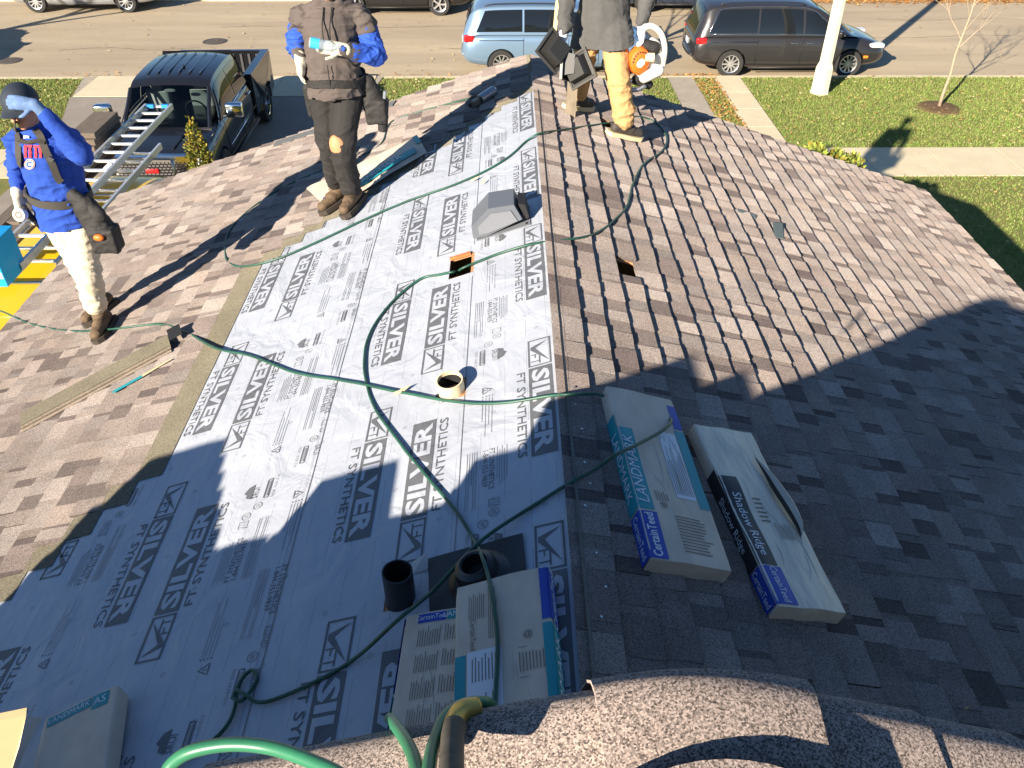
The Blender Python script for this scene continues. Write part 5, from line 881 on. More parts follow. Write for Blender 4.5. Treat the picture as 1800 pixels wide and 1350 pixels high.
# ---- black pickup truck facing the camera
TL = thing('pickup_truck', 'black crew cab pickup truck facing the house on the driveway', 'pickup truck', (-6.42, 16.95, LZ + .02), (0, 0, -math.pi / 2 + .03), 'vehicles by the house'); r = .40; hw = 1.0
loft_body(TL, [(2.86, .62, .98, .70, .80, .66), (2.80, .48, 1.06, .84, .93, .80), (2.55, .42, 1.12, .90, .985, .88), (1.9, .40, 1.17, .92, 1.0, .90), (1.2, .38, 1.22, .92, 1.0, .92), (.3, .38, 1.24, .92, 1.0, .95), (-.9, .38, 1.24, .92, 1.0, .95), (-1.0, .40, 1.23, .9, .97, .93)], pk, [(1.85, r)])
G = House_([(-1.1, .93), (1.9, .93)], [(-1.1, 1.20), (.6, 1.20), (1.75, 1.16)], [(-1.1, .70), (1.0, .74), (1.75, .82)], [(-1.06, 1.15), (-1.0, 1.5), (-.90, 1.80), (-.75, 1.87), (-.2, 1.90), (.5, 1.89), (.92, 1.84), (1.1, 1.74), (1.70, 1.22), (1.8, 1.14)])
CABG = bpy.data.materials.new('cab_glass'); CABG.use_nodes = True; N = CABG.node_tree.nodes; K = CABG.node_tree.links; N.remove(N['Principled BSDF']); tr_ = N.new('ShaderNodeBsdfTransparent'); tr_.inputs[0].default_value = (.42, .50, .50, 1); gl = N.new('ShaderNodeBsdfGlossy'); gl.inputs['Roughness'].default_value = .02; fr = N.new('ShaderNodeFresnel'); fr.inputs[0].default_value = 1.5; mx = N.new('ShaderNodeMixShader'); K.new(fr.outputs[0], mx.inputs[0]); K.new(tr_.outputs[0], mx.inputs[1]); K.new(gl.outputs[0], mx.inputs[2]); K.new(mx.outputs[0], N['Material Output'].inputs[0])
# cab: roof skin, pillars and open window frames
mb = MB()
mb.grid(lambda a, b_: G.top(-.92 + 1.98 * a, 2 * b_ - 1), 16, 10)
for sg in (-1, 1):
    mb.grid(lambda a, b_: G.side(-1.02 + 2.05 * a, .86 + .14 * b_, sg), 12, 2)
    for l, u, wd in ((-.98, -.90, .12), (.18, .14, .10), (1.58, 1.02, .09)): mb.grid(lambda a, b_: G.side(l + (u - l) * b_ + wd * (a - .5), b_, sg), 2, 8)
    mb.grid(lambda a, b_: G.side(-1.0 + 2.66 * a, .10 * b_, sg), 10, 2)
    mb.tube([G.top(1.06, sg * .98), G.top(1.35, sg * .97), G.top(1.72, sg * .98)], .04, 6)
mb.grid(lambda a, b_: Vector((-1.04 + .10 * b_, (2 * a - 1) * (.9 - .2 * b_), 1.2 + .65 * b_)), 6, 4)
mb.build('cab', pk, TL, True, False)
G.screen(TL, 1.07, 1.72, .95, .97, CABG)
for sg in (-1, 1):
    G.window(TL, sg, -.92, .13, -.84, .10, .10, .88, GLASS); G.window(TL, sg, .23, 1.42, .19, .98, .10, .88, GLASS); strip_part(TL, 'chrome_trim', [G.side(-.98, .05, sg, .012), G.side(.2, .05, sg, .012), G.side(1.5, .05, sg, .012)], .013, CHROME)
    blob_part(TL, 'mirror', (1.38, sg * 1.22, 1.40), (.20, .40, .34), CHROME); strip_part(TL, 'mirror_arm', [(1.36, sg * 1.10, 1.30), (1.36, sg * .95, 1.26)], .03, TRIMK)
    for x in (.0, .95): blob_part(TL, 'door_handle', (x - .6, sg * 1.0, 1.08), (.22, .06, .05), CHROME)
    for x in (-.95, .18, 1.35): strip_part(TL, 'door_seam', [(x, sg * 1.002, .45), (x, sg * 1.0, .8), (x, sg * .97, 1.2)], .005, TRIMK, 4)
    strip_part(TL, 'running_board', [(1.25, sg * .99, .38), (-1.0, sg * .99, .38)], .05, TRIMK, 8); strip_part(TL, 'side_moulding', [(1.3, sg * 1.012, .70), (-.95, sg * 1.012, .70)], .012, CHROME)
    blob_part(TL, 'headlamp', (2.70, sg * .78, .90), (.34, .34, .26), LAMP); strip_part(TL, 'hood_crease', [(1.75, sg * .45, 1.205), (2.3, sg * .40, 1.17), (2.62, sg * .36, 1.135)], .012, pk)
    for x in (1.85, -1.95): wheel(TL, x, sg * .89, r, .27, 6, CHROME)
mb = MB()                                                   # pickup bed
for sg in (-1, 1):
    pr = [(-1.05, 1.30), (-1.05, .46), (-1.95 + r * 1.18, .46)] + [(-1.95 + r * 1.18 * math.cos(a), .42 + r * 1.18 * math.sin(a)) for a in [math.pi * i / 12 for i in range(1, 12)]] + [(-1.95 - r * 1.18, .46), (-2.91, .50), (-2.94, 1.28)]
    mb.prism([(x, sg * (.915 + .075 * (.42 < (z - .3) < .85)), z) for x, z in pr], (0, sg * .085 - sg * 0.0, 0)); mb.box((-1.98, sg * .80, 1.0), (1.80, .03, .5)); mb.box((-1.98, sg * .915, 1.31), (1.88, .17, .035))
    mb.tube([(-1.95 + r * 1.2 * math.cos(a), sg * 1.0, .42 + r * 1.2 * math.sin(a)) for a in [math.pi * i / 12 for i in range(0, 13)]], .035, 6)
mb.box((-1.95, 0, .78), (1.84, 1.86, .05)); mb.box((-2.91, 0, .92), (.07, 1.9, .74)); mb.box((-2.91, 0, 1.30), (.10, 1.9, .03)); mb.box((-1.07, 0, 1.0), (.05, 1.86, .56)); bed = mb.build('bed', pk, TL, False, False)
for k in range(11): mb = MB(); mb.box((-1.95, -.80 + k * .16, .812), (1.78, .06, .014)); mb.build('bed_rib', mat('bed_liner', (.05, .05, .05), .8), bed, False, False)
for k in range(9): mb = MB(); mb.box((-2.86, -.72 + k * .18, 1.04), (.02, .05, .4)); mb.build('bed_rib', MATS['bed_liner'], bed, False, False)
for k in range(6): mb = MB(); mb.box((.05, -.5 + k * .2, 1.912 - .012 * abs(k - 2.5)), (1.3, .03, .012)); mb.build('roof_rib', pk, TL, False, False)
mb = MB(); mb.box((2.80, 0, 1.045), (.16, 1.42, .10)); mb.box((2.84, 0, .58), (.12, 1.42, .06)); mb.build('chrome_bar', CHROME, TL, False, False)
gr = MB(); gr.box((2.82, 0, .82), (.05, 1.36, .40)); gob = gr.build('grille', TRIMK, TL, False, False); mb = MB()
for j in range(7):
    for k in range(19): mb.box((2.85, -.63 + k * .07 + .035 * (j % 2), .66 + j * .052), (.02, .048, .022))
o = mb.build('grille_mesh', CHROME, gob, False, False); o['kind'] = 'stuff'
blob_part(TL, 'red_emblem', (2.88, 0.0, .83), (.03, .28, .09), mat('red_emblem', (.45, .01, .01), .3)); blob_part(TL, 'bumper', (2.84, 0, .50), (.34, 1.95, .26), CHROME); blob_part(TL, 'roof_antenna', (.35, .12, 1.925), (.14, .04, .06), pk)
SEAT = mat('grey_seat', (.30, .31, .30), .8); INT = mat('cab_interior', (.03, .03, .032), .8)
mb = MB(); mb.box((1.55, 0, 1.12), (.5, 1.7, .14)); mb.box((.3, 0, .95), (2.5, 1.7, .1)); mb.build('dashboard', INT, TL, False, False)
for sg in (-1, 1): blob_part(TL, 'seat', (.55, sg * .42, 1.28), (.28, .55, .75), SEAT); blob_part(TL, 'seat', (.58, sg * .42, 1.62), (.16, .30, .24), SEAT)
mb = MB(); mb.tube([(1.12 + .05 * math.sin(a), .42 + .19 * math.cos(a), 1.33 + .18 * math.sin(a)) for a in [i * math.pi / 9 for i in range(19)]], .016, 6); mb.build('steering_wheel', TRIMK, TL, 'all', False)
blob_part(TL, 'inner_mirror', (1.08, 0, 1.68), (.05, .26, .08), SEAT); strip_part(TL, 'wiper', [(1.74, -.6, 1.2), (1.66, .05, 1.27)], .01, TRIMK)
# ---- yellow van with ladder rack beside the house
VX, VY = -5.46, 10.15; T = thing('work_van', 'yellow work van with ladder rack beside the left eave', 'van', (VX, VY, LZ), (0, 0, math.pi / 2), 'vehicles by the house')
loft_body(T, [(-3.7, .5, 1.0, .82, .9, .84), (-3.6, .4, 1.1, .88, .97, .93), (-2.0, .38, 1.12, .9, 1.0, .96), (0, .38, 1.12, .9, 1.0, .96), (1.6, .38, 1.12, .9, 1.0, .94), (2.4, .4, 1.05, .86, .96, .84), (2.85, .45, .9, .7, .84, .66), (2.95, .52, .78, .6, .7, .5)], py_, [(2.0, .36), (-1.9, .36)])
G = House_([(-3.7, .93), (1.6, .95), (2.4, .9)], [(-3.7, 1.06), (1.5, 1.08), (2.4, 1.04)], [(-3.7, .76), (1.0, .78), (2.2, .76)], [(-3.66, 1.0), (-3.6, 1.6), (-3.45, 1.92), (-3.0, 2.03), (0, 2.06), (.9, 2.02), (1.25, 1.9), (2.1, 1.15), (2.3, 1.0)]); G.shell(T, py_, -3.64, 2.28); G.screen(T, 1.2, 2.05, .92, .95)
for sg in (-1, 1):
    G.window(T, sg, .5, 1.75, .5, 1.2, .12, .85)
    for x in (2.0, -1.9): wheel(T, x, sg * .88, .36, .24, 6)
    strip_part(T, 'side_moulding', [(-2.9, sg * 1.01, .75), (1.7, sg * 1.01, .75)], .02, TRIMK)
    for x in (-2.4, -.2, 1.0): strip_part(T, 'rack_leg', [G.top(x, sg * .97), G.top(x, sg * .97) + Vector((0, 0, .30))], .022, STEEL)
for x in (-2.4, -.2, 1.0): strip_part(T, 'rack_bar', [(x, -.80, 2.27), (x, .80, 2.27)], .022, STEEL)
strip_part(T, 'cable', spline([G.side(-2.4, .95, -1, .03), G.side(-2.2, .6, -1, .03), G.side(-2.0, .3, -1, .03)], 5), .012, TRIMK)
ALU = mat('ladder_aluminium', (0.60, 0.62, 0.64), 0.4, 0.6, var=.15, vscale=30); RUNG = mat('worn_rung', (0.80, 0.80, 0.79), 0.35, 0.6)
def ladder(label, x0, y0, y1, z, wd=.42, tip=None):
    T = thing('extension_ladder', label, 'ladder', (x0, y0, z), (0, 0, 0), 'ladders on the van rack')
    for sg in (-1, 1):
        mb = MB(); x = x0 + sg * wd / 2; mb.box((x, (y0 + y1) / 2, z), (.008, y1 - y0, .085)); mb.box((x - sg * .015, (y0 + y1) / 2, z + .040), (.03, y1 - y0, .006)); mb.box((x - sg * .015, (y0 + y1) / 2, z - .040), (.03, y1 - y0, .006)); mb.build('rail', ALU, T)
    n = int((y1 - y0) / .305)
    for k in range(n + 1): mb = MB(); y = y0 + .1 + k * .305; mb.cyl((x0 - wd / 2, y, z), (x0 + wd / 2, y, z), .019, n=10); mb.box((x0, y, z + .012), (wd - .02, .036, .016)); mb.build('rung', RUNG, T, True) if y < y1 else None
    if tip:
        for sg in (-1, 1): mb = MB(); mb.box((x0 + sg * .11, y1 - .05, z + .02), (.1, .05, .05)); mb.build('rung_cover', mat('blue_cover', (.02, .25, .65), .5), T)
    return T
lz = LZ + 2.36
ladder('upper aluminium ladder with blue end covers on the van rack', -5.36, 7.75, 12.75, lz + .10, .42, True); ladder('lower aluminium ladder section on the van rack', -5.10, 7.95, 11.4, lz, .40)
PLANK = mat('weathered_plank', (0.13, 0.10, 0.075), .9, var=.25, vscale=14, stretch=(3, .6, 3), bump=.3); BROWN = mat('brown_board', (0.10, 0.055, 0.035), .85, var=.25, vscale=10)
for k in range(6):
    mb = MB(); mb.box((-5.98 + (k % 3) * .155, 10.0 + .12 * k, lz - .02 + .045 * (k // 3)), (.145, 3.9 - .2 * k, .042)); o = mb.build('plank', PLANK); tag(o, '%s weathered grey plank on the van rack' % ('lowest outer', 'lowest middle', 'lowest inner', 'upper outer', 'upper middle', 'upper inner')[k], 'plank', 'planks on the van rack')
mb = MB(); mb.box((-5.72, 10.6, lz - .06), (.42, 2.2, .02)); tag(mb.build('brown_board', BROWN), 'dark brown board under the ladders on the van rack', 'board')
for k in range(3): mb = MB(); mb.box((-5.86, 11.55 + .03 * k, lz + .08 + k * .075), (.34, .98 - .06 * k, .07)); tag(mb.build('plank_bundle', PLANK), '%s grey bundle stacked on the rack behind the roofer in blue' % ('bottom', 'middle', 'top')[k], 'bundle', 'grey bundles on the rack')
c = ATZ(5, 440, lz + .35); T = thing('tool_box', 'bright blue tool box with white stripe at the left frame edge', 'tool box', (c.x - .1, c.y, lz + .05)); mb = MB(); mb.box((c.x - .17, c.y, lz + .27), (.42, .42, .46)); mb.build('box_body', mat('cyan_blue', (0.005, 0.28, 0.62), .35, coat=.3), T)
mb = MB(); mb.box((c.x - .17, c.y - .2115, lz + .17), (.40, .004, .07)); mb.build('white_stripe', WPR, T); mb = MB(); mb.box((c.x - .17, c.y, lz + .51), (.44, .44, .02)); mb.build('lid', MATS['cyan_blue'], T)
# ================================================================ roofers
def ell(c, r, R=None, n=14):                               # ellipsoid verts, faces
    V = []; Fc = []
    for i in range(n + 1):
        a = math.pi * i / n
        for j in range(n): b_ = 2 * math.pi * j / n; p = Vector((r[0] * math.sin(a) * math.cos(b_), r[1] * math.sin(a) * math.sin(b_), r[2] * math.cos(a))); V.append(Vector(c) + (R @ p if R else p))
    for i in range(n):
        for j in range(n): Fc.append((i * n + j, (i + 1) * n + j, (i + 1) * n + (j + 1) % n, i * n + (j + 1) % n))
    return V, Fc
def capsule(mb, a, b_, r0, r1, flat=1.0, fd=None, n=14):
    a, b_ = Vector(a), Vector(b_); d = b_ - a; L_ = d.length; t = d.normalized(); u = (fd - t * t.dot(fd)).normalized() if fd is not None else t.orthogonal().normalized(); v = t.cross(u); V = []; Fc = []
    prof = [(-r0 * math.cos(x), r0 * math.sin(x)) for x in [math.pi / 2 * i / 4 for i in range(5)]] + [(L_ + r1 * math.sin(x), r1 * math.cos(x)) for x in [math.pi / 2 * i / 4 for i in range(5)]]
    for z, rr in prof:
        rr = max(rr, 1e-4)
        for k in range(n): q = 2 * math.pi * k / n; V.append(a + t * z + (u * math.cos(q) * flat + v * math.sin(q)) * rr)
    for i in range(len(prof) - 1): Fc += [(i * n + k, i * n + (k + 1) % n, (i + 1) * n + (k + 1) % n, (i + 1) * n + k) for k in range(n)]
    mb.add(V, Fc + [tuple(range(n))[::-1], tuple((len(prof) - 1) * n + k for k in range(n))])
def chain(mb, pts, rs, flat=1.0, fd=None):
    for i in range(len(pts) - 1): capsule(mb, pts[i], pts[i + 1], rs[i], rs[i + 1], flat, fd)
def skin(mb, name, m, T, vox=0.011, fold=0.0, fs=9.0, it=4, joints=(), seed=0, cut=None):
    """voxel-fuse the volumes in mb into one continuous surface, smooth it and add cloth folds"""
    me = mb.mesh('v', m); me = evalmesh(me, [('REMESH', dict(mode='VOXEL', voxel_size=vox)), ('SMOOTH', dict(factor=.5, iterations=it))], name)
    if fold:
        n = len(me.vertices); co = np.empty(n * 3, np.float32); me.vertices.foreach_get('co', co); co = co.reshape(-1, 3); no = np.array([v.normal for v in me.vertices])
        R3 = Matrix.Rotation(.5 + seed, 3, 'Z') @ Matrix.Rotation(.45, 3, 'X')
        for i in range(n):
            p = Vector(co[i]); w = noise.noise_vector(p * 2.3 + Vector((seed, 0, 0))) * .16; q = R3 @ (p + w); q = Vector((q.x * .55, q.y * .55, q.z * 1.25)) * fs * 1.25 + Vector((seed * 3, 0, 0))
            a = max(0, 1 - abs(noise.noise(q)) * 2.6) ** 1.5; a2 = max(0, 1 - abs(noise.noise(q * 2.1 + Vector((7, 3, 1)))) * 2.6) ** 1.5
            jm = max([math.exp(-((p - J).length / .13) ** 2) for J in joints] or [.5]); msk = (.30 + 1.1 * jm) * (.4 + .6 * max(0, min(1, .5 + 1.6 * noise.noise(p * 4.5 + Vector((seed, 5, 2))))))
            co[i] += no[i] * fold * 1.5 * msk * (a * .9 + a2 * .5 - .3)
        me.vertices.foreach_set('co', co.ravel())
    if cut:
        bm = bmesh.new(); bm.from_mesh(me); bmesh.ops.delete(bm, geom=[f for f in bm.faces if cut(f.calc_center_median())], context='FACES'); bm.to_mesh(me); bm.free()
    me.materials.clear(); me.materials.append(m); me.polygons.foreach_set('use_smooth', [True] * len(me.polygons)); return link(bpy.data.objects.new(name, me), T)
def hand(mb, wrist, d, palm_n, curl=0.5, size=1.0, spread=.12, thumb=1):
    """palm with five unequal curled fingers; d = pointing direction, palm_n = the way the palm faces"""
    d = Vector(d).normalized(); pn = Vector(palm_n); pn = (pn - d * d.dot(pn)).normalized(); s = d.cross(pn); w = Vector(wrist); z = size
    capsule(mb, w, w + d * .085 * z, .034 * z, .042 * z, .66, pn)
    for k, (o, l) in enumerate(((-.030, .068), (-.010, .078), (.010, .073), (.029, .058))):
        p = w + d * .088 * z + s * o * z; dd = (d + s * (o * 4 * spread)).normalized()
        for j in range(3): q = p + dd * l * z * (.45, .32, .26)[j]; capsule(mb, p, q, .0125 * z, .0112 * z, n=8); p = q; dd = (dd * math.cos(curl) + pn * math.sin(curl)).normalized()
    p = w + d * .03 * z - s * thumb * .030 * z; dd = (d * .7 - s * thumb * .75 + pn * .25).normalized()
    for j in range(2): q = p + dd * .038 * z; capsule(mb, p, q, .0125 * z, .0105 * z, n=8); p = q; dd = (dd + d * .5 + pn * .5 * curl).normalized()
def head(mb, c, r=.098, face=(0, -1, 0), up=(0, 0, 1)):
    c = Vector(c); f = Vector(face).normalized(); u = Vector(up); u = (u - f * f.dot(u)).normalized(); s = f.cross(u); R = Matrix((s, f, u)).transposed()
    mb.add(*ell(c + u * .02, (r * .80, r * .98, r * 1.05), R)); mb.add(*ell(c - u * .055 + f * .022, (r * .60, r * .70, r * .66), R)); capsule(mb, c + f * r * .93 + u * .005, c + f * (r + .022) - u * .032, .010, .016, n=8)
    for k in (-1, 1): mb.add(*ell(c + s * k * r * .80 - u * .01, (.010, .018, .030), R, 8)); mb.add(*ell(c + s * k * .030 + f * r * .84 + u * .035, (.022, .012, .009), R, 8)); mb.add(*ell(c + s * k * .045 + f * r * .66 - u * .022, (.02, .018, .02), R, 8))
    mb.add(*ell(c + f * (r * .86) - u * .062, (.024, .012, .006), R, 8)); mb.add(*ell(c + f * (r * .84) - u * .074, (.020, .012, .007), R, 8)); mb.add(*ell(c + f * r * .72 - u * .100, (.026, .022, .018), R, 8)); return R
def boot(mb, ankle, toe_dir, n, L_=.28, sole=None):
    t = Vector(toe_dir); n = Vector(n).normalized(); t = (t - n * n.dot(t)).normalized(); a = Vector(ankle); base = a - n * ((a - RP).dot(n) - .022 - .060)
    capsule(mb, a + Vector((0, 0, .10)), a - n * .02, .060, .056); capsule(mb, base - t * .06 + n * .008, base + t * .08 + n * .008, .045, .052, 1.0, n); capsule(mb, base + t * .07, base + t * .175 - n * .004, .052, .044, .85, n); return base, t, n
def sole(base, t, n, T, m):
    s = n.cross(t); mb = MB(); pts = [(-.105, -.026), (-.085, -.042), (.0, -.040), (.10, -.050), (.175, -.042), (.205, -.012), (.205, .012), (.175, .042), (.10, .050), (.0, .040), (-.085, .042), (-.105, .026)]; mb.prism([base + t * x * 1.14 + s * y * 1.25 - n * .062 for x, y in pts], n * .034); return mb.build('sole', m, T, True)
def strap(T, name, pts, wd, m, nrm, th=.004):
    P = spline(pts, 6); mb = MB(); V = []; n = len(P)
    for i, p in enumerate(P):
        t = (P[min(i + 1, n - 1)] - P[max(i - 1, 0)]).normalized(); nn = nrm(p) if callable(nrm) else Vector(nrm); s = t.cross(nn).normalized(); V += [p + s * wd / 2 + nn * th, p - s * wd / 2 + nn * th, p - s * wd / 2 - nn * th, p + s * wd / 2 - nn * th]
    mb.add(V, [(i * 4 + k, i * 4 + (k + 1) % 4, (i + 1) * 4 + (k + 1) % 4, (i + 1) * 4 + k) for i in range(n - 1) for k in range(4)] + [(0, 1, 2, 3), tuple((n - 1) * 4 + k for k in (3, 2, 1, 0))]); return mb.build(name, m, T, True)
SKIN = mat('skin', (0.50, 0.24, 0.14), .55, var=.08, vscale=20); V3 = Vector
ROY = mat('royal_blue_fleece', (0.012, 0.055, 0.33), .9, var=.10, vscale=8, bump=.35, bscale=40, stretch=(1, 1, .6)); CAPN = mat('navy_cap', (0.016, 0.024, 0.038), .75, bump=.2, bscale=220); CRM = mat('cream_trousers', (0.66, 0.57, 0.42), .85, var=.10, vscale=7, bump=.35, bscale=40, stretch=(1, 1, .6)); WEB = mat('webbing', (0.045, 0.040, 0.032), .8, bump=.3, bscale=260); LEA = mat('black_leather', (0.018, 0.016, 0.015), .75, var=.3, vscale=20, bump=.6, bscale=35); BOOTM = mat('brown_boot', (0.115, 0.075, 0.042), .8, var=.35, vscale=22, bump=.5, bscale=60); SOLEM = mat('boot_sole', (0.05, 0.038, 0.028), .85); WGL = mat('white_glove', (0.62, 0.55, 0.42), .9, bump=.3, bscale=120); BGL = mat('blue_glove', (0.10, 0.17, 0.32), .85, var=.3, vscale=26, bump=.3, bscale=120); ORN = mat('orange_plastic', (0.75, 0.15, 0.015), .5); WHT = mat('white_plastic', (0.68, 0.66, 0.60), .45)
# ---------------------------------------------------------------- roofer 1: royal blue sweatshirt, shading his eyes
T = thing('person', 'roofer in royal blue sweatshirt and cream trousers tugging his cap brim', 'person', (-3.0, 5.2, -3.42), (0, 0, 0), 'roofers')
aA, kA, hA = V3((-2.98, 5.12, -3.265)), V3((-2.935, 5.07, -2.90)), V3((-2.90, 5.16, -2.49)); aB, kB, hB = V3((-3.13, 5.44, -3.315)), V3((-3.07, 5.27, -2.93)), V3((-3.07, 5.18, -2.49))
pel, chs, nck, hd = V3((-2.985, 5.17, -2.42)), V3((-2.955, 5.15, -2.07)), V3((-2.955, 5.13, -1.855)), V3((-2.965, 5.07, -1.725))
sR, eR, wR = V3((-3.125, 5.16, -1.975)), V3((-3.235, 5.24, -2.19)), V3((-3.225, 5.10, -2.31)); sL, eL, wL = V3((-2.785, 5.14, -1.965)), V3((-2.625, 4.93, -1.965)), V3((-2.80, 4.925, -1.665)); fc = V3((-.18, -.97, -.16)).normalized(); upv = V3((-.06, -.16, .98))
mb = MB(); chain(mb, [pel, chs], [.11, .12]); chain(mb, [chs, nck, hd - V3((0, 0, .04))], [.09, .05, .05]); chain(mb, [sR, eR, wR], [.048, .04, .03]); chain(mb, [sL, eL, wL], [.048, .04, .03]); chain(mb, [hA, kA, aA], [.07, .05, .04]); chain(mb, [hB, kB, aB], [.07, .05, .04]); head(mb, hd, .098, fc, upv); capsule(mb, sR, sL, .05, .05); capsule(mb, hA, hB, .08, .08)
skin(mb, 'body', SKIN, T, .009, it=2)
mb = MB(); capsule(mb, pel + V3((0, 0, -.16)), pel + V3((0, -.005, .12)), .170, .152, 1.20, V3((1, 0, 0))); capsule(mb, pel + V3((0, 0, .10)), chs + V3((0, 0, .03)), .150, .155, 1.22, V3((1, 0, 0))); capsule(mb, sR + V3((.05, 0, -.02)), sL + V3((-.05, 0, -.02)), .080, .080); capsule(mb, chs + V3((0, 0, .1)), nck, .10, .062); chain(mb, [sR, eR, wR + (eR - wR) * .16], [.072, .060, .040]); chain(mb, [sL, eL, wL + (eL - wL) * .20], [.078, .066, .044]); capsule(mb, nck + V3((-.05, .05, .0)), nck + V3((.05, .05, .0)), .045, .045)
skin(mb, 'sweatshirt', ROY, T, .009, .017, 7, 4, joints=[eR, eL, sR, sL, pel + V3((0, -.12, .09)), pel + V3((.12, -.05, .02)), chs + V3((.12, 0, -.12))], seed=1, cut=lambda c: c.z < -2.545 + .10 * (c.x + 3.0) and abs(c.x + 2.985) < .24 and c.y < 5.4)
mb = MB(); capsule(mb, hA + V3((0, 0, .05)), hB + V3((0, 0, .05)), .115, .115, 1.0); chain(mb, [hA, kA, aA + V3((0, 0, .10))], [.112, .088, .078]); chain(mb, [hB, kB, aB + V3((0, 0, .10))], [.112, .086, .076]); skin(mb, 'trousers', CRM, T, .009, .016, 8, 3, joints=[kA, kB, aA + V3((0, 0, .08)), aB + V3((0, 0, .08)), hA.lerp(hB, .5)], seed=2)
for a, td in ((aA, V3((.06, -1, 0))), (aB, V3((-.45, -1, 0)))):
    mb = MB(); b_, t_, n_ = boot(mb, a, td, NL); skin(mb, 'boot', BOOTM, T, .008, .003, 20, 2); sole(b_, t_, n_, T, SOLEM)
R = Matrix((fc.cross(upv.normalized()), fc, upv - fc * fc.dot(upv))).transposed(); mb = MB(); Vv, Fc = ell(hd + R @ V3((0, -.004, .034)), (.100, .120, .108), R, 18); mb.add(Vv, Fc); bmf = hd + R @ V3((0, 0, .022))
mb.f = [f for f in mb.f if (sum((V3(mb.v[i]) for i in f), V3()) / 4 - bmf).dot(R @ V3((0, .0, 1))) > -.002]; mb.m = [0] * len(mb.f); mb.build('cap', CAPN, T, 'all')
mb = MB(); mb.grid(lambda u, v: hd + R @ V3(((u - .5) * .155, .085 + .085 * v * math.sin(math.pi * (.12 + .76 * u)), .030 - .016 * (2 * u - 1) ** 2 - .02 * v)), 10, 4); mb.build('cap_brim', CAPN, T, 'all')
mb = MB(); mb.grid(lambda u, v: hd + R @ V3(((u - .5) * .05, .1085 - .03 * v - .004 * (2 * u - 1) ** 2, .062 + .042 * v)), 4, 4); mb.build('cap_patch', LEA, T, 'all')
mb = MB(); hand(mb, wL, V3((-.80, -.02, .10)), V3((-.1, .75, -.5)), .40, 1.05, thumb=-1); capsule(mb, wL + (eL - wL) * .18, wL, .036, .034); skin(mb, 'glove', BGL, T, .005, it=2)
mb = MB(); hand(mb, wR, V3((.02, -.2, -1)), V3((.9, -.2, 0)), .55, 1.05); capsule(mb, wR + (eR - wR) * .2, wR, .038, .036); skin(mb, 'glove', WGL, T, .005, it=2)
# chest print: pinstripe letters and round C emblem
def on_chest(px, py, d=.012):                               # project a place on the photographed front onto the sweatshirt
    r = ray(px, py).normalized(); best = None; me = SW.data
    ok, loc, nor, idx = SW.ray_cast(V3((0, 0, 0)), r); return (loc + nor * d, nor) if ok else (r * 5.9, V3((0, -1, 0)))
SW = [o for o in T.children if o.name.startswith('sweatshirt')][0]; bpy.context.view_layer.update()
REDP = mat('red_print', (0.62, 0.03, 0.045), .8); WHP = mat('white_print', (0.62, 0.63, 0.66), .8); BLP = mat('blue_print', (0.02, 0.08, 0.45), .8)
def decal_quad(name, corners, m, d=.006, nu=3, nv=6):
    mb = MB(); P = [on_chest(*c, d)[0] for c in [((corners[0][0] * (1 - u) + corners[1][0] * u) * (1 - v) + (corners[3][0] * (1 - u) + corners[2][0] * u) * v, (corners[0][1] * (1 - u) + corners[1][1] * u) * (1 - v) + (corners[3][1] * (1 - u) + corners[2][1] * u) * v) for u in [i / nu for i in range(nu + 1)] for v in [j / nv for j in range(nv + 1)]]]
    mb.add(P, [(i * (nv + 1) + j, (i + 1) * (nv + 1) + j, (i + 1) * (nv + 1) + j + 1, i * (nv + 1) + j + 1) for i in range(nu) for j in range(nv)]); return mb.build(name, m, T, 'all')
for x0, x1 in ((43, 47.5), (51, 55), (61, 65), (69, 73)): decal_quad('red_letter_stroke', [(x0, 258), (x1, 258), (x1 + 1, 277), (x0 + 1, 277)], REDP, .007)
for x0, x1 in ((43, 57), (60, 75)): decal_quad('red_letter_stroke', [(x0, 255), (x1, 255), (x1, 259.5), (x0, 259.5)], REDP, .007, 6, 2)
def ring_decal(name, cx, cy, r0, r1, m, a0=0, a1=360, d=.007):
    mb = MB(); n = 28; P = [on_chest(cx + r * math.cos(math.radians(a0 + (a1 - a0) * i / n)), cy + r * math.sin(math.radians(a0 + (a1 - a0) * i / n)), d)[0] for r in (r0, r1) for i in range(n + 1)]; mb.add(P, [(i, i + 1, n + 2 + i, n + 1 + i) for i in range(n)]); mb.build(name, m, T, 'all')
ring_decal('emblem_disc', 53, 288, .1, 9.0, WHP, d=.006); ring_decal('emblem_ring', 53, 288, 6.9, 8.0, REDP, d=.008); ring_decal('emblem_letter', 53, 288, 2.6, 5.0, BLP, 45, 315, d=.009)
decal_quad('neck_label', [(43, 240), (53, 240), (53, 244), (43, 244)], WHP, .010, 4, 2)
def chest_strap(name, pts, wd, m=WEB, d=.014): Q = [on_chest(*p, d) for p in pts]; nn = sum((q[1] for q in Q), V3()).normalized(); return strap(T, name, [q[0] for q in Q], wd, m, nn)
chest_strap('harness_strap', [(27, 212), (29, 230), (33, 250), (35, 275), (38, 292)], .042); chest_strap('harness_strap', [(62, 226), (72, 240), (80, 262), (90, 285), (102, 312), (108, 318)], .044); chest_strap('chest_strap', [(33, 250), (50, 252), (66, 251), (80, 252)], .026)
strap(T, 'buckle', [on_chest(84, 276, .024)[0], on_chest(94, 281, .024)[0]], .03, mat('dull_metal', (.25, .25, .24), .4, .8), V3((0, -1, 0)))
bz = V3((pel.x, pel.y, pel.z + .085)); belt = [bz + V3((.198 * math.cos(a), .168 * math.sin(a) , -.02 * math.cos(a) + .012 * math.sin(a))) for a in [2 * math.pi * i / 24 for i in range(25)]]
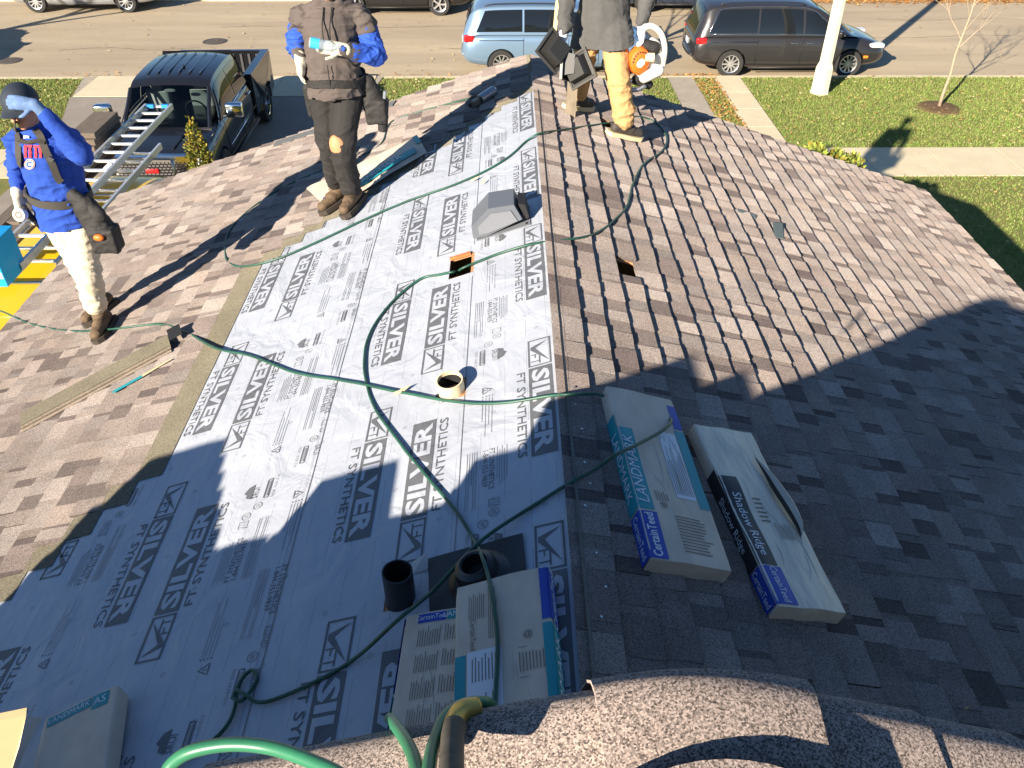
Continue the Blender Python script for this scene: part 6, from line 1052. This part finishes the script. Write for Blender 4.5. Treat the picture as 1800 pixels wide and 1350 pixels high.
strap(T, 'tool_belt', belt, .055, WEB, lambda p: V3((p.x - bz.x, p.y - bz.y, 0)).normalized(), .006)
po_ = V3((-2.76, 5.06, -2.45)); mb = MB(); capsule(mb, po_ + V3((-.02, 0, .06)), po_ + V3((.05, -.01, -.13)), .085, .105, .75, V3((0, 1, 0))); mb.box(po_ + V3((.06, -.03, -.15)), (.17, .13, .17)); skin(mb, 'tool_pouch', LEA, T, .011, .006, 10, 3)
blob_part(T, 'orange_tool', po_ - V3(T.location) + V3((.055, -.105, -.105)), (.085, .05, .055), ORN)
mb = MB(); capsule(mb, V3((-2.84, 5.06, -2.31)), V3((-2.71, 5.03, -2.43)), .055, .066, .6, V3((0, 1, 0))); skin(mb, 'black_pouch_flap', LEA, T, .011, .004, 10, 3)
tm = thing('tape_measure', 'white round tool held in the left roofer\'s gloved hand', 'tool', (-3.20, 5.03, -2.44)); mb = MB(); mb.lathe([(.001, .022), (.040, .022), (.047, .012), (.047, -.012), (.040, -.022), (.001, -.022)], frame((-3.21, 5.03, -2.425), (1, 0, .1), (0, .35, 1)), 20); mb.build('case', WHT, tm, True); mb = MB(); mb.lathe([(.012, .0235), (.026, .0235)], frame((-3.21, 5.03, -2.425), (1, 0, .1), (0, .35, 1)), 16, caps=False); mb.build('dial', GPR, tm); mb = MB(); mb.tube([(-3.19, 5.06, -2.38), (-3.165, 5.07, -2.47), (-3.14, 5.08, -2.54)], .018, 8); mb.build('grip', LEA, tm, 'all')
# ---------------------------------------------------------------- roofer 2: brown hoodie, black trousers, water bottle
T = thing('person', 'roofer in brown and blue hoodie with torn black trousers holding a bottle', 'person', (-1.25, 6.0, -2.85), (0, 0, 0), 'roofers')
HB = mat('brown_hoodie', (0.088, 0.070, 0.062), .9, var=.10, vscale=8, bump=.35, bscale=40, stretch=(1, 1, .6)); HBL = mat('blue_sleeve', (0.016, 0.07, 0.40), .8, var=.12, vscale=9, bump=.35, bscale=40, stretch=(1, 1, .6)); BLT = mat('black_trousers', (0.017, 0.015, 0.014), .85, var=.15, vscale=8, bump=.35, bscale=40, stretch=(1, 1, .6)); KNEE = mat('bare_knee', (0.62, 0.22, 0.10), .6, var=.06, vscale=18)
aL, kL, hL = V3((-1.195, 5.93, -2.675)), V3((-1.205, 5.83, -2.30)), V3((-1.13, 5.98, -1.91)); aR, kR, hR = V3((-1.345, 6.10, -2.72)), V3((-1.325, 5.99, -2.34)), V3((-1.31, 6.0, -1.91))
pel, chs, nck, hd = V3((-1.22, 5.99, -1.85)), V3((-1.195, 5.96, -1.53)), V3((-1.185, 5.95, -1.335)), V3((-1.18, 5.91, -1.17)); sR, eR, wR = V3((-1.395, 5.99, -1.425)), V3((-1.475, 6.08, -1.63)), V3((-1.425, 5.90, -1.665)); sL, eL, wL = V3((-.985, 5.99, -1.42)), V3((-.905, 5.90, -1.66)), V3((-1.095, 5.735, -1.575))
mb = MB(); chain(mb, [pel, chs], [.11, .12]); chain(mb, [chs, nck, hd - V3((0, 0, .04))], [.09, .055, .055]); chain(mb, [sR, eR, wR], [.048, .04, .03]); chain(mb, [sL, eL, wL], [.048, .04, .03]); chain(mb, [hL, kL + V3((0, -.018, 0)), aL], [.07, .062, .04]); chain(mb, [hR, kR, aR], [.07, .05, .04]); head(mb, hd, .1, V3((0, -.95, -.2)), V3((0, -.2, 1))); capsule(mb, sR, sL, .05, .05); capsule(mb, hL, hR, .08, .08); skin(mb, 'body', SKIN, T, .010, it=2)
mb = MB(); capsule(mb, pel + V3((0, 0, .0)), pel + V3((0, -.02, .14)), .160, .168, 1.12, V3((1, 0, 0))); capsule(mb, pel + V3((0, -.02, .14)), chs + V3((0, 0, .04)), .166, .156, 1.18, V3((1, 0, 0))); capsule(mb, sR + V3((.05, 0, -.03)), sL + V3((-.05, 0, -.03)), .080, .080); capsule(mb, sR.lerp(nck, .3), nck, .06, .07); capsule(mb, sL.lerp(nck, .3), nck, .06, .07); capsule(mb, chs + V3((0, 0, .1)), nck, .11, .07); chain(mb, [sR + V3((.02, 0, 0)), sR.lerp(eR, .42)], [.076, .068]); chain(mb, [sL - V3((.02, 0, 0)), sL.lerp(eL, .38)], [.078, .070])
for s_ in (-1, 1): capsule(mb, nck + V3((s_ * .06, -.02, .02)), nck + V3((s_ * .03, .07, .05)), .038, .045)
skin(mb, 'hoodie', HB, T, .009, .017, 7, 4, joints=[sR, sL, pel + V3((0, -.1, .1)), pel + V3((.15, -.05, .1)), pel + V3((-.15, -.05, .1))], seed=3)
for s_, e_, w_ in ((sR, eR, wR), (sL, eL, wL)): mb = MB(); chain(mb, [s_.lerp(e_, .45), e_, e_.lerp(w_, .68)], [.074, .076, .056]); skin(mb, 'blue_sleeve', HBL, T, .007, .015, 10, 2, joints=[e_], seed=5); mb = MB(); chain(mb, [e_.lerp(w_, .62), w_], [.058, .042]); skin(mb, 'cuff', HB, T, .008, .005, 10, 2)
mb = MB(); capsule(mb, pel + V3((0, -.01, -.14)), pel + V3((0, -.01, .015)), .182, .178, 1.12, V3((1, 0, 0))); skin(mb, 'hoodie_hem', HB, T, .009, .018, 9, 3, seed=8, cut=lambda c: c.z < -1.935 + .05 * (c.x + 1.2))
mb = MB(); capsule(mb, hL + V3((0, 0, .04)), hR + V3((0, 0, .04)), .125, .125); chain(mb, [hL, kL, aL + V3((0, 0, .03))], [.118, .086, .078]); chain(mb, [hR, kR, aR + V3((0, 0, .05))], [.118, .088, .07]); skin(mb, 'trousers', BLT, T, .009, .015, 7, 3, joints=[kL, kR, aL + V3((0, 0, .08)), aR + V3((0, 0, .08)), hL.lerp(hR, .5)], seed=4)
mb = MB(); mb.add(*ell(kL + V3((-.010, -.034, .03)), (.068, .050, .096), Matrix.Rotation(-.30, 3, 'Y'))); skin(mb, 'bare_knee', KNEE, T, .007, it=3)
for a, td in ((aL, V3((-.35, -1, 0))), (aR, V3((-.75, -.8, 0)))):
    mb = MB(); b_, t_, n_ = boot(mb, a, td, NL); skin(mb, 'boot', BOOTM, T, .008, .003, 20, 2); sole(b_, t_, n_, T, SOLEM)
    for k in range(4): mb = MB(); s_ = n_.cross(t_); q = a + t_ * (.035 + .022 * k) + V3((0, 0, .035 - .020 * k)); mb.tube([q - s_ * .03, q + n_ * .012 + t_ * .008, q + s_ * .03], .004, 5); mb.build('lace', mat('lace', (.20, .12, .06), .8), T, 'all')
for dx in (-.03, .025): mb = MB(); mb.tube(spline([nck + V3((dx, -.075, -.01)), chs + V3((dx * .9, -.178, .08)), chs + V3((dx * .8, -.200, -.02))], 5), .0042, 6); mb.build('drawstring', LEA, T, 'all')
mb = MB(); mb.tube([pel + V3((0, -.213, .16)), pel + V3((0, -.214, .05)), pel + V3((0, -.205, .0))], .004, 5); mb.build('zip', LEA, T)
mb = MB(); hand(mb, wR, V3((-.05, -.15, -1)), V3((.9, .1, 0)), .45, 1.1); capsule(mb, wR, wR + V3((0, 0, -.05)), .042, .04); skin(mb, 'glove', WGL, T, .005, it=2)
mb = MB(); dL = V3((-.95, -.02, .12)); hand(mb, wL, dL, V3((0, -.75, .55)), .85, 1.12, thumb=1); capsule(mb, wL - dL * .02, wL + dL * .07, .042, .048, .8, V3((0, 1, 0))); skin(mb, 'glove', WGL, T, .005, it=2)
bz = pel + V3((0, 0, .02)); strap(T, 'tool_belt', [bz + V3((.212 * math.cos(a), .19 * math.sin(a) - .012, .012 * math.sin(3 * a))) for a in [2 * math.pi * i / 24 for i in range(25)]], .05, LEA, lambda p: V3((p.x - bz.x, p.y - bz.y, 0)).normalized(), .007)
mb = MB(); q = V3((-.985, 5.98, -1.98)); capsule(mb, q + V3((-.02, 0, .10)), q + V3((.03, -.01, -.06)), .075, .085, .7, V3((0, 1, 0))); mb.box(q + V3((.04, -.02, -.08)), (.15, .12, .17)); skin(mb, 'tool_pouch', LEA, T, .011, .006, 10, 3); mb = MB(); mb.tube([q + V3((.10, -.02, .0)), q + V3((.07, -.02, -.23))], .036, 10); mb.build('holster', LEA, T, True); mb = MB(); mb.tube([q + V3((.115, -.03, .06)), q + V3((.10, -.02, -.02))], .012, 8); mb.build('hammer_handle', mat('tool_grey', (.2, .22, .24), .5), T)
mb = MB(); capsule(mb, V3((-1.43, 6.03, -1.93)), V3((-1.44, 6.05, -2.12)), .045, .03, .5, V3((0, 1, 0))); skin(mb, 'hanging_pouch', LEA, T, .010, it=2)
BOT = bpy.data.materials.new('bottle_plastic'); BOT.use_nodes = True; N = BOT.node_tree.nodes; b_ = N['Principled BSDF']; b_.inputs['Base Color'].default_value = (.72, .86, .95, 1); b_.inputs['Transmission Weight'].default_value = .75; b_.inputs['Roughness'].default_value = .08; b_.inputs['IOR'].default_value = 1.15
bt = thing('water_bottle', 'clear plastic water bottle with blue label in the roofer\'s hand', 'bottle', (-1.25, 5.70, -1.50)); B0 = wL + dL * .09 + V3((0, -.035, .022)); M = frame(B0, V3((0, 1, 0)), V3((.3, 0, 1))); ax = V3((-.97, -.05, .20)).normalized(); M = frame(B0 - ax * .06, ax.orthogonal(), ax.cross(ax.orthogonal()))
mb = MB(); mb.lathe([(.001, -.03), (.013, -.03), (.013, .0), (.020, .02), (.034, .05), (.034, .075), (.031, .085), (.034, .095), (.034, .175), (.030, .182), (.001, .180)], M, 20); mb.build('bottle_body', BOT, bt, 'all'); mb = MB(); mb.lathe([(.0352, .115), (.0352, .172)], M, 20, caps=False); mb.build('label_band', mat('bottle_label', (.04, .38, .72), .4), bt, 'all'); mb = MB(); mb.lathe([(.001, -.048), (.016, -.048), (.016, -.028), (.001, -.028)], M, 14); mb.build('bottle_cap', BLP, bt)
# ---------------------------------------------------------------- roofer 3: grey jacket, tan trousers, blower and vents
T = thing('person', 'roofer in dark grey jacket and tan trousers carrying a blower', 'person', (.8, 6.85, -2.55), (0, 0, 0), 'roofers')
JK = mat('charcoal_jacket', (0.075, 0.073, 0.070), .92, var=.12, vscale=9, bump=.35, bscale=40, stretch=(1, 1, .6)); TN = mat('tan_work_trousers', (0.50, 0.30, 0.125), .85, var=.08, vscale=7, bump=.35, bscale=40, stretch=(1, 1, .6)); SHOE = mat('dark_shoe', (0.05, 0.04, 0.034), .7, var=.3, vscale=20)
aA, kA, hA = V3((.955, 6.70, -2.425)), V3((.885, 6.72, -2.09)), V3((.84, 6.96, -1.71)); aB, kB, hB = V3((.600, 7.02, -2.305)), V3((.615, 6.94, -2.03)), V3((.67, 6.99, -1.71)); pel, chs, nck, hd = V3((.765, 6.98, -1.66)), V3((.77, 6.96, -1.28)), V3((.78, 6.98, -1.04)), V3((.79, 7.0, -.88))
sR, eR, wR = V3((.56, 6.96, -1.15)), V3((.475, 6.90, -1.46)), V3((.435, 6.74, -1.72)); sL, eL, wL = V3((.99, 6.96, -1.15)), V3((1.09, 6.93, -1.46)), V3((1.055, 6.84, -1.69))
mb = MB(); chain(mb, [pel, chs], [.11, .12]); chain(mb, [chs, nck, hd - V3((0, 0, .04))], [.09, .055, .055]); chain(mb, [sR, eR, wR], [.048, .04, .03]); chain(mb, [sL, eL, wL], [.048, .04, .03]); chain(mb, [hA, kA, aA], [.07, .05, .04]); chain(mb, [hB, kB, aB], [.07, .05, .04]); head(mb, hd, .1, V3((.5, .8, -.2)), V3((0, .1, 1))); capsule(mb, sR, sL, .05, .05); capsule(mb, hA, hB, .08, .08); skin(mb, 'body', SKIN, T, .010, it=2)
mb = MB(); capsule(mb, pel + V3((.01, -.01, -.28)), pel + V3((0, 0, .1)), .185, .165, 1.22, V3((1, 0, 0))); capsule(mb, pel + V3((0, 0, .1)), chs + V3((0, 0, .05)), .155, .160, 1.2, V3((1, 0, 0))); capsule(mb, sR + V3((.05, 0, -.02)), sL + V3((-.05, 0, -.02)), .085, .085); capsule(mb, chs + V3((0, 0, .1)), nck, .11, .065); chain(mb, [sR, eR, wR + (eR - wR) * .1], [.082, .070, .050]); chain(mb, [sL, eL, wL + (eL - wL) * .1], [.082, .070, .050]); capsule(mb, hA, hA.lerp(kA, .75), .145, .150); capsule(mb, hB, hB.lerp(kB, .75), .14, .13); skin(mb, 'jacket', JK, T, .009, .014, 8, 3, joints=[eR, eL, sR, sL, wR, wL, pel], seed=6, cut=lambda c: c.z < -1.865 + .12 * (c.x - .77) and .48 < c.x < 1.04)
mb = MB(); capsule(mb, hA + V3((0, 0, .04)), hB + V3((0, 0, .04)), .12, .12); chain(mb, [hA, kA, aA + V3((0, 0, .03))], [.112, .092, .086]); chain(mb, [hB, kB, aB + V3((0, 0, .03))], [.112, .088, .080]); skin(mb, 'trousers', TN, T, .009, .014, 8, 3, joints=[kA, kB, aA + V3((0, 0, .1)), aB + V3((0, 0, .1))], seed=7)
for a, td in ((aA, V3((1, .35, 0))), (aB, V3((.8, .6, 0)))):
    mb = MB(); b_, t_, n_ = boot(mb, a, td, NR); skin(mb, 'shoe', SHOE, T, .008, .002, 20, 2); sole(b_, t_, n_, T, mat('cream_sole', (.62, .50, .30), .7))
for w_, e_, d_, th_ in ((wR, eR, V3((-.1, -.25, -1)), 1), (wL, eL, V3((.05, -.15, -1)), -1)): mb = MB(); hand(mb, w_, d_, V3((.9 * th_, 0, 0)), .75, 1.08, thumb=th_); capsule(mb, w_, w_ + d_ * .04, .038, .038); skin(mb, 'glove', mat('pale_blue_glove', (.50, .54, .60), .9), T, .005, it=2)
mb = MB(); capsule(mb, hd + V3((0, .01, .05)), hd + V3((0, 0, .03)), .104, .104); skin(mb, 'knit_cap', LEA, T, .012, it=2)
# leaf blower
B = thing('leaf_blower', 'white and orange handheld leaf blower held by the roofer in grey', 'leaf blower', (1.08, 6.85, -1.95)); c = V3((1.07, 6.83, -1.95)); bw = mat('blower_white', (0.66, 0.62, 0.54), .45, var=.06, vscale=12)
def bl(name, m, fn, vox=.008): mb = MB(); fn(mb); return skin(mb, name, m, B, vox, it=2)
bl('housing', bw, lambda mb: (mb.add(*ell(c + V3((.06, .06, -.02)), (.14, .09, .17))), capsule(mb, c + V3((.02, 0, -.12)), c + V3((.14, 0, -.10)), .055, .05)))
bl('handle', bw, lambda mb: chain(mb, spline([c + V3((-.03, 0, .20)), c + V3((.04, -.01, .25)), c + V3((.13, -.01, .20)), c + V3((.18, 0, .08)), c + V3((.18, .02, -.06))], 4), [.024] * 17))
mb = MB(); M = frame(c + V3((-.03, -.05, .01)), (1, 0, -.1), (0, .25, 1)); M = frame(c + V3((-.025, -.055, .0)), (1, .25, 0), (0, 0, 1)); mb.lathe([(.001, .05), (.055, .048), (.088, .03), (.095, .0), (.095, -.04)], M @ Matrix.Diagonal((.9, 1.15, 1, 1)), 24); mb.build('starter_cover', ORN, B, True)
for k in range(9): a = .5 + k * .32; mb = MB(); q = M @ V3((.066 * math.cos(a), .076 * math.sin(a), .043)); mb.cyl(q, q + V3((0, -.004, 0)), .007, n=8); mb.build('vent_slot', LEA, B)
mb = MB(); mb.lathe([(.001, .054), (.03, .053)], M @ Matrix.Translation((-.01, -.01, 0)), 18, caps=False); mb.lathe([(.0, .052), (.03, .0525)], M, 18, caps=False); mb.build('badge', WHT, B)
bl('fuel_tank', bw, lambda mb: capsule(mb, c + V3((.03, -.06, -.13)), c + V3((.14, -.05, -.08)), .045, .045)); mb = MB(); mb.cyl(c + V3((.02, -.07, .03)), c + V3((.09, -.08, .03)), .035, n=14); mb.build('air_filter', mat('filter_cream', (.66, .52, .34), .6), B, True)
bl('engine_block', LEA, lambda mb: capsule(mb, c + V3((.02, .0, .10)), c + V3((.09, .0, .08)), .05, .055)); bl('nozzle_stub', LEA, lambda mb: capsule(mb, c + V3((-.03, -.02, -.16)), c + V3((.08, .02, -.21)), .04, .04)); mb = MB(); mb.tube(spline([c + V3((-.07, -.03, -.15)), c + V3((-.09, -.04, -.22)), c + V3((-.02, -.05, -.23)), c + V3((.05, -.04, -.2))], 4), .018, 8); mb.build('muffler', STEEL, B, 'all'); mb = MB(); mb.tube(spline([c + V3((.16, .08, -.1)), c + V3((.2, .05, .0)), c + V3((.19, .03, .13)), c + V3((.12, .0, .24))], 4), .012, 8); mb.build('black_rim', BLACK, B, 'all')
# black plastic vents in his other hand
VB = mat('black_vent_plastic', (0.024, 0.023, 0.021), .42); VE = mat('vent_rim', (.05, .047, .042), .45)
def box_vent(label, c, R, w=.24):
    T = thing('box_vent', label, 'roof vent', c, R.to_euler(), 'vents held by the roofer in grey'); mb = MB(); mb.box((0, 0, 0), (w, w, .010)); mb.build('flange', VB, T, False, False); mb = MB(); mb.box((0, 0, .05), (w * .72, w * .72, .09), taper=.8); mb.build('hood', VB, T, False, False)
    for k in (-1, 1): mb = MB(); mb.box((0, k * w * .47, .008), (w, .014, .016)); mb.build('rim', VE, T, False, False); mb = MB(); mb.box((k * w * .47, 0, .008), (.014, w * .9, .016)); mb.build('rim', VE, T, False, False)
h_ = wR + V3((0, -.03, -.09))
box_vent('black box vent held flat side out, left of the gloved hand', h_ + V3((-.08, -.05, -.03)), Euler((math.radians(62), math.radians(48), math.radians(12))).to_matrix()); box_vent('black box vent hanging edge on below the gloved hand', h_ + V3((.02, -.03, -.14)), Euler((math.radians(85), math.radians(20), math.radians(68))).to_matrix()); box_vent('black box vent hanging nearest the tan trousers', h_ + V3((.13, -.05, -.17)), Euler((math.radians(75), math.radians(-35), math.radians(-25))).to_matrix())
mb = MB(); a = h_ + V3((.09, .10, -.18)); mb.box(a + V3((0, 0, -.26)), (.085, .012, .46), Euler((.1, .02, .1)).to_matrix()); tag(mb.build('wood_slat', mat('grey_wood', (.26, .21, .15), .85, var=.25, vscale=14, stretch=(4, 4, .6))), 'grey wooden slat carried beside the tan trousers', 'slat')
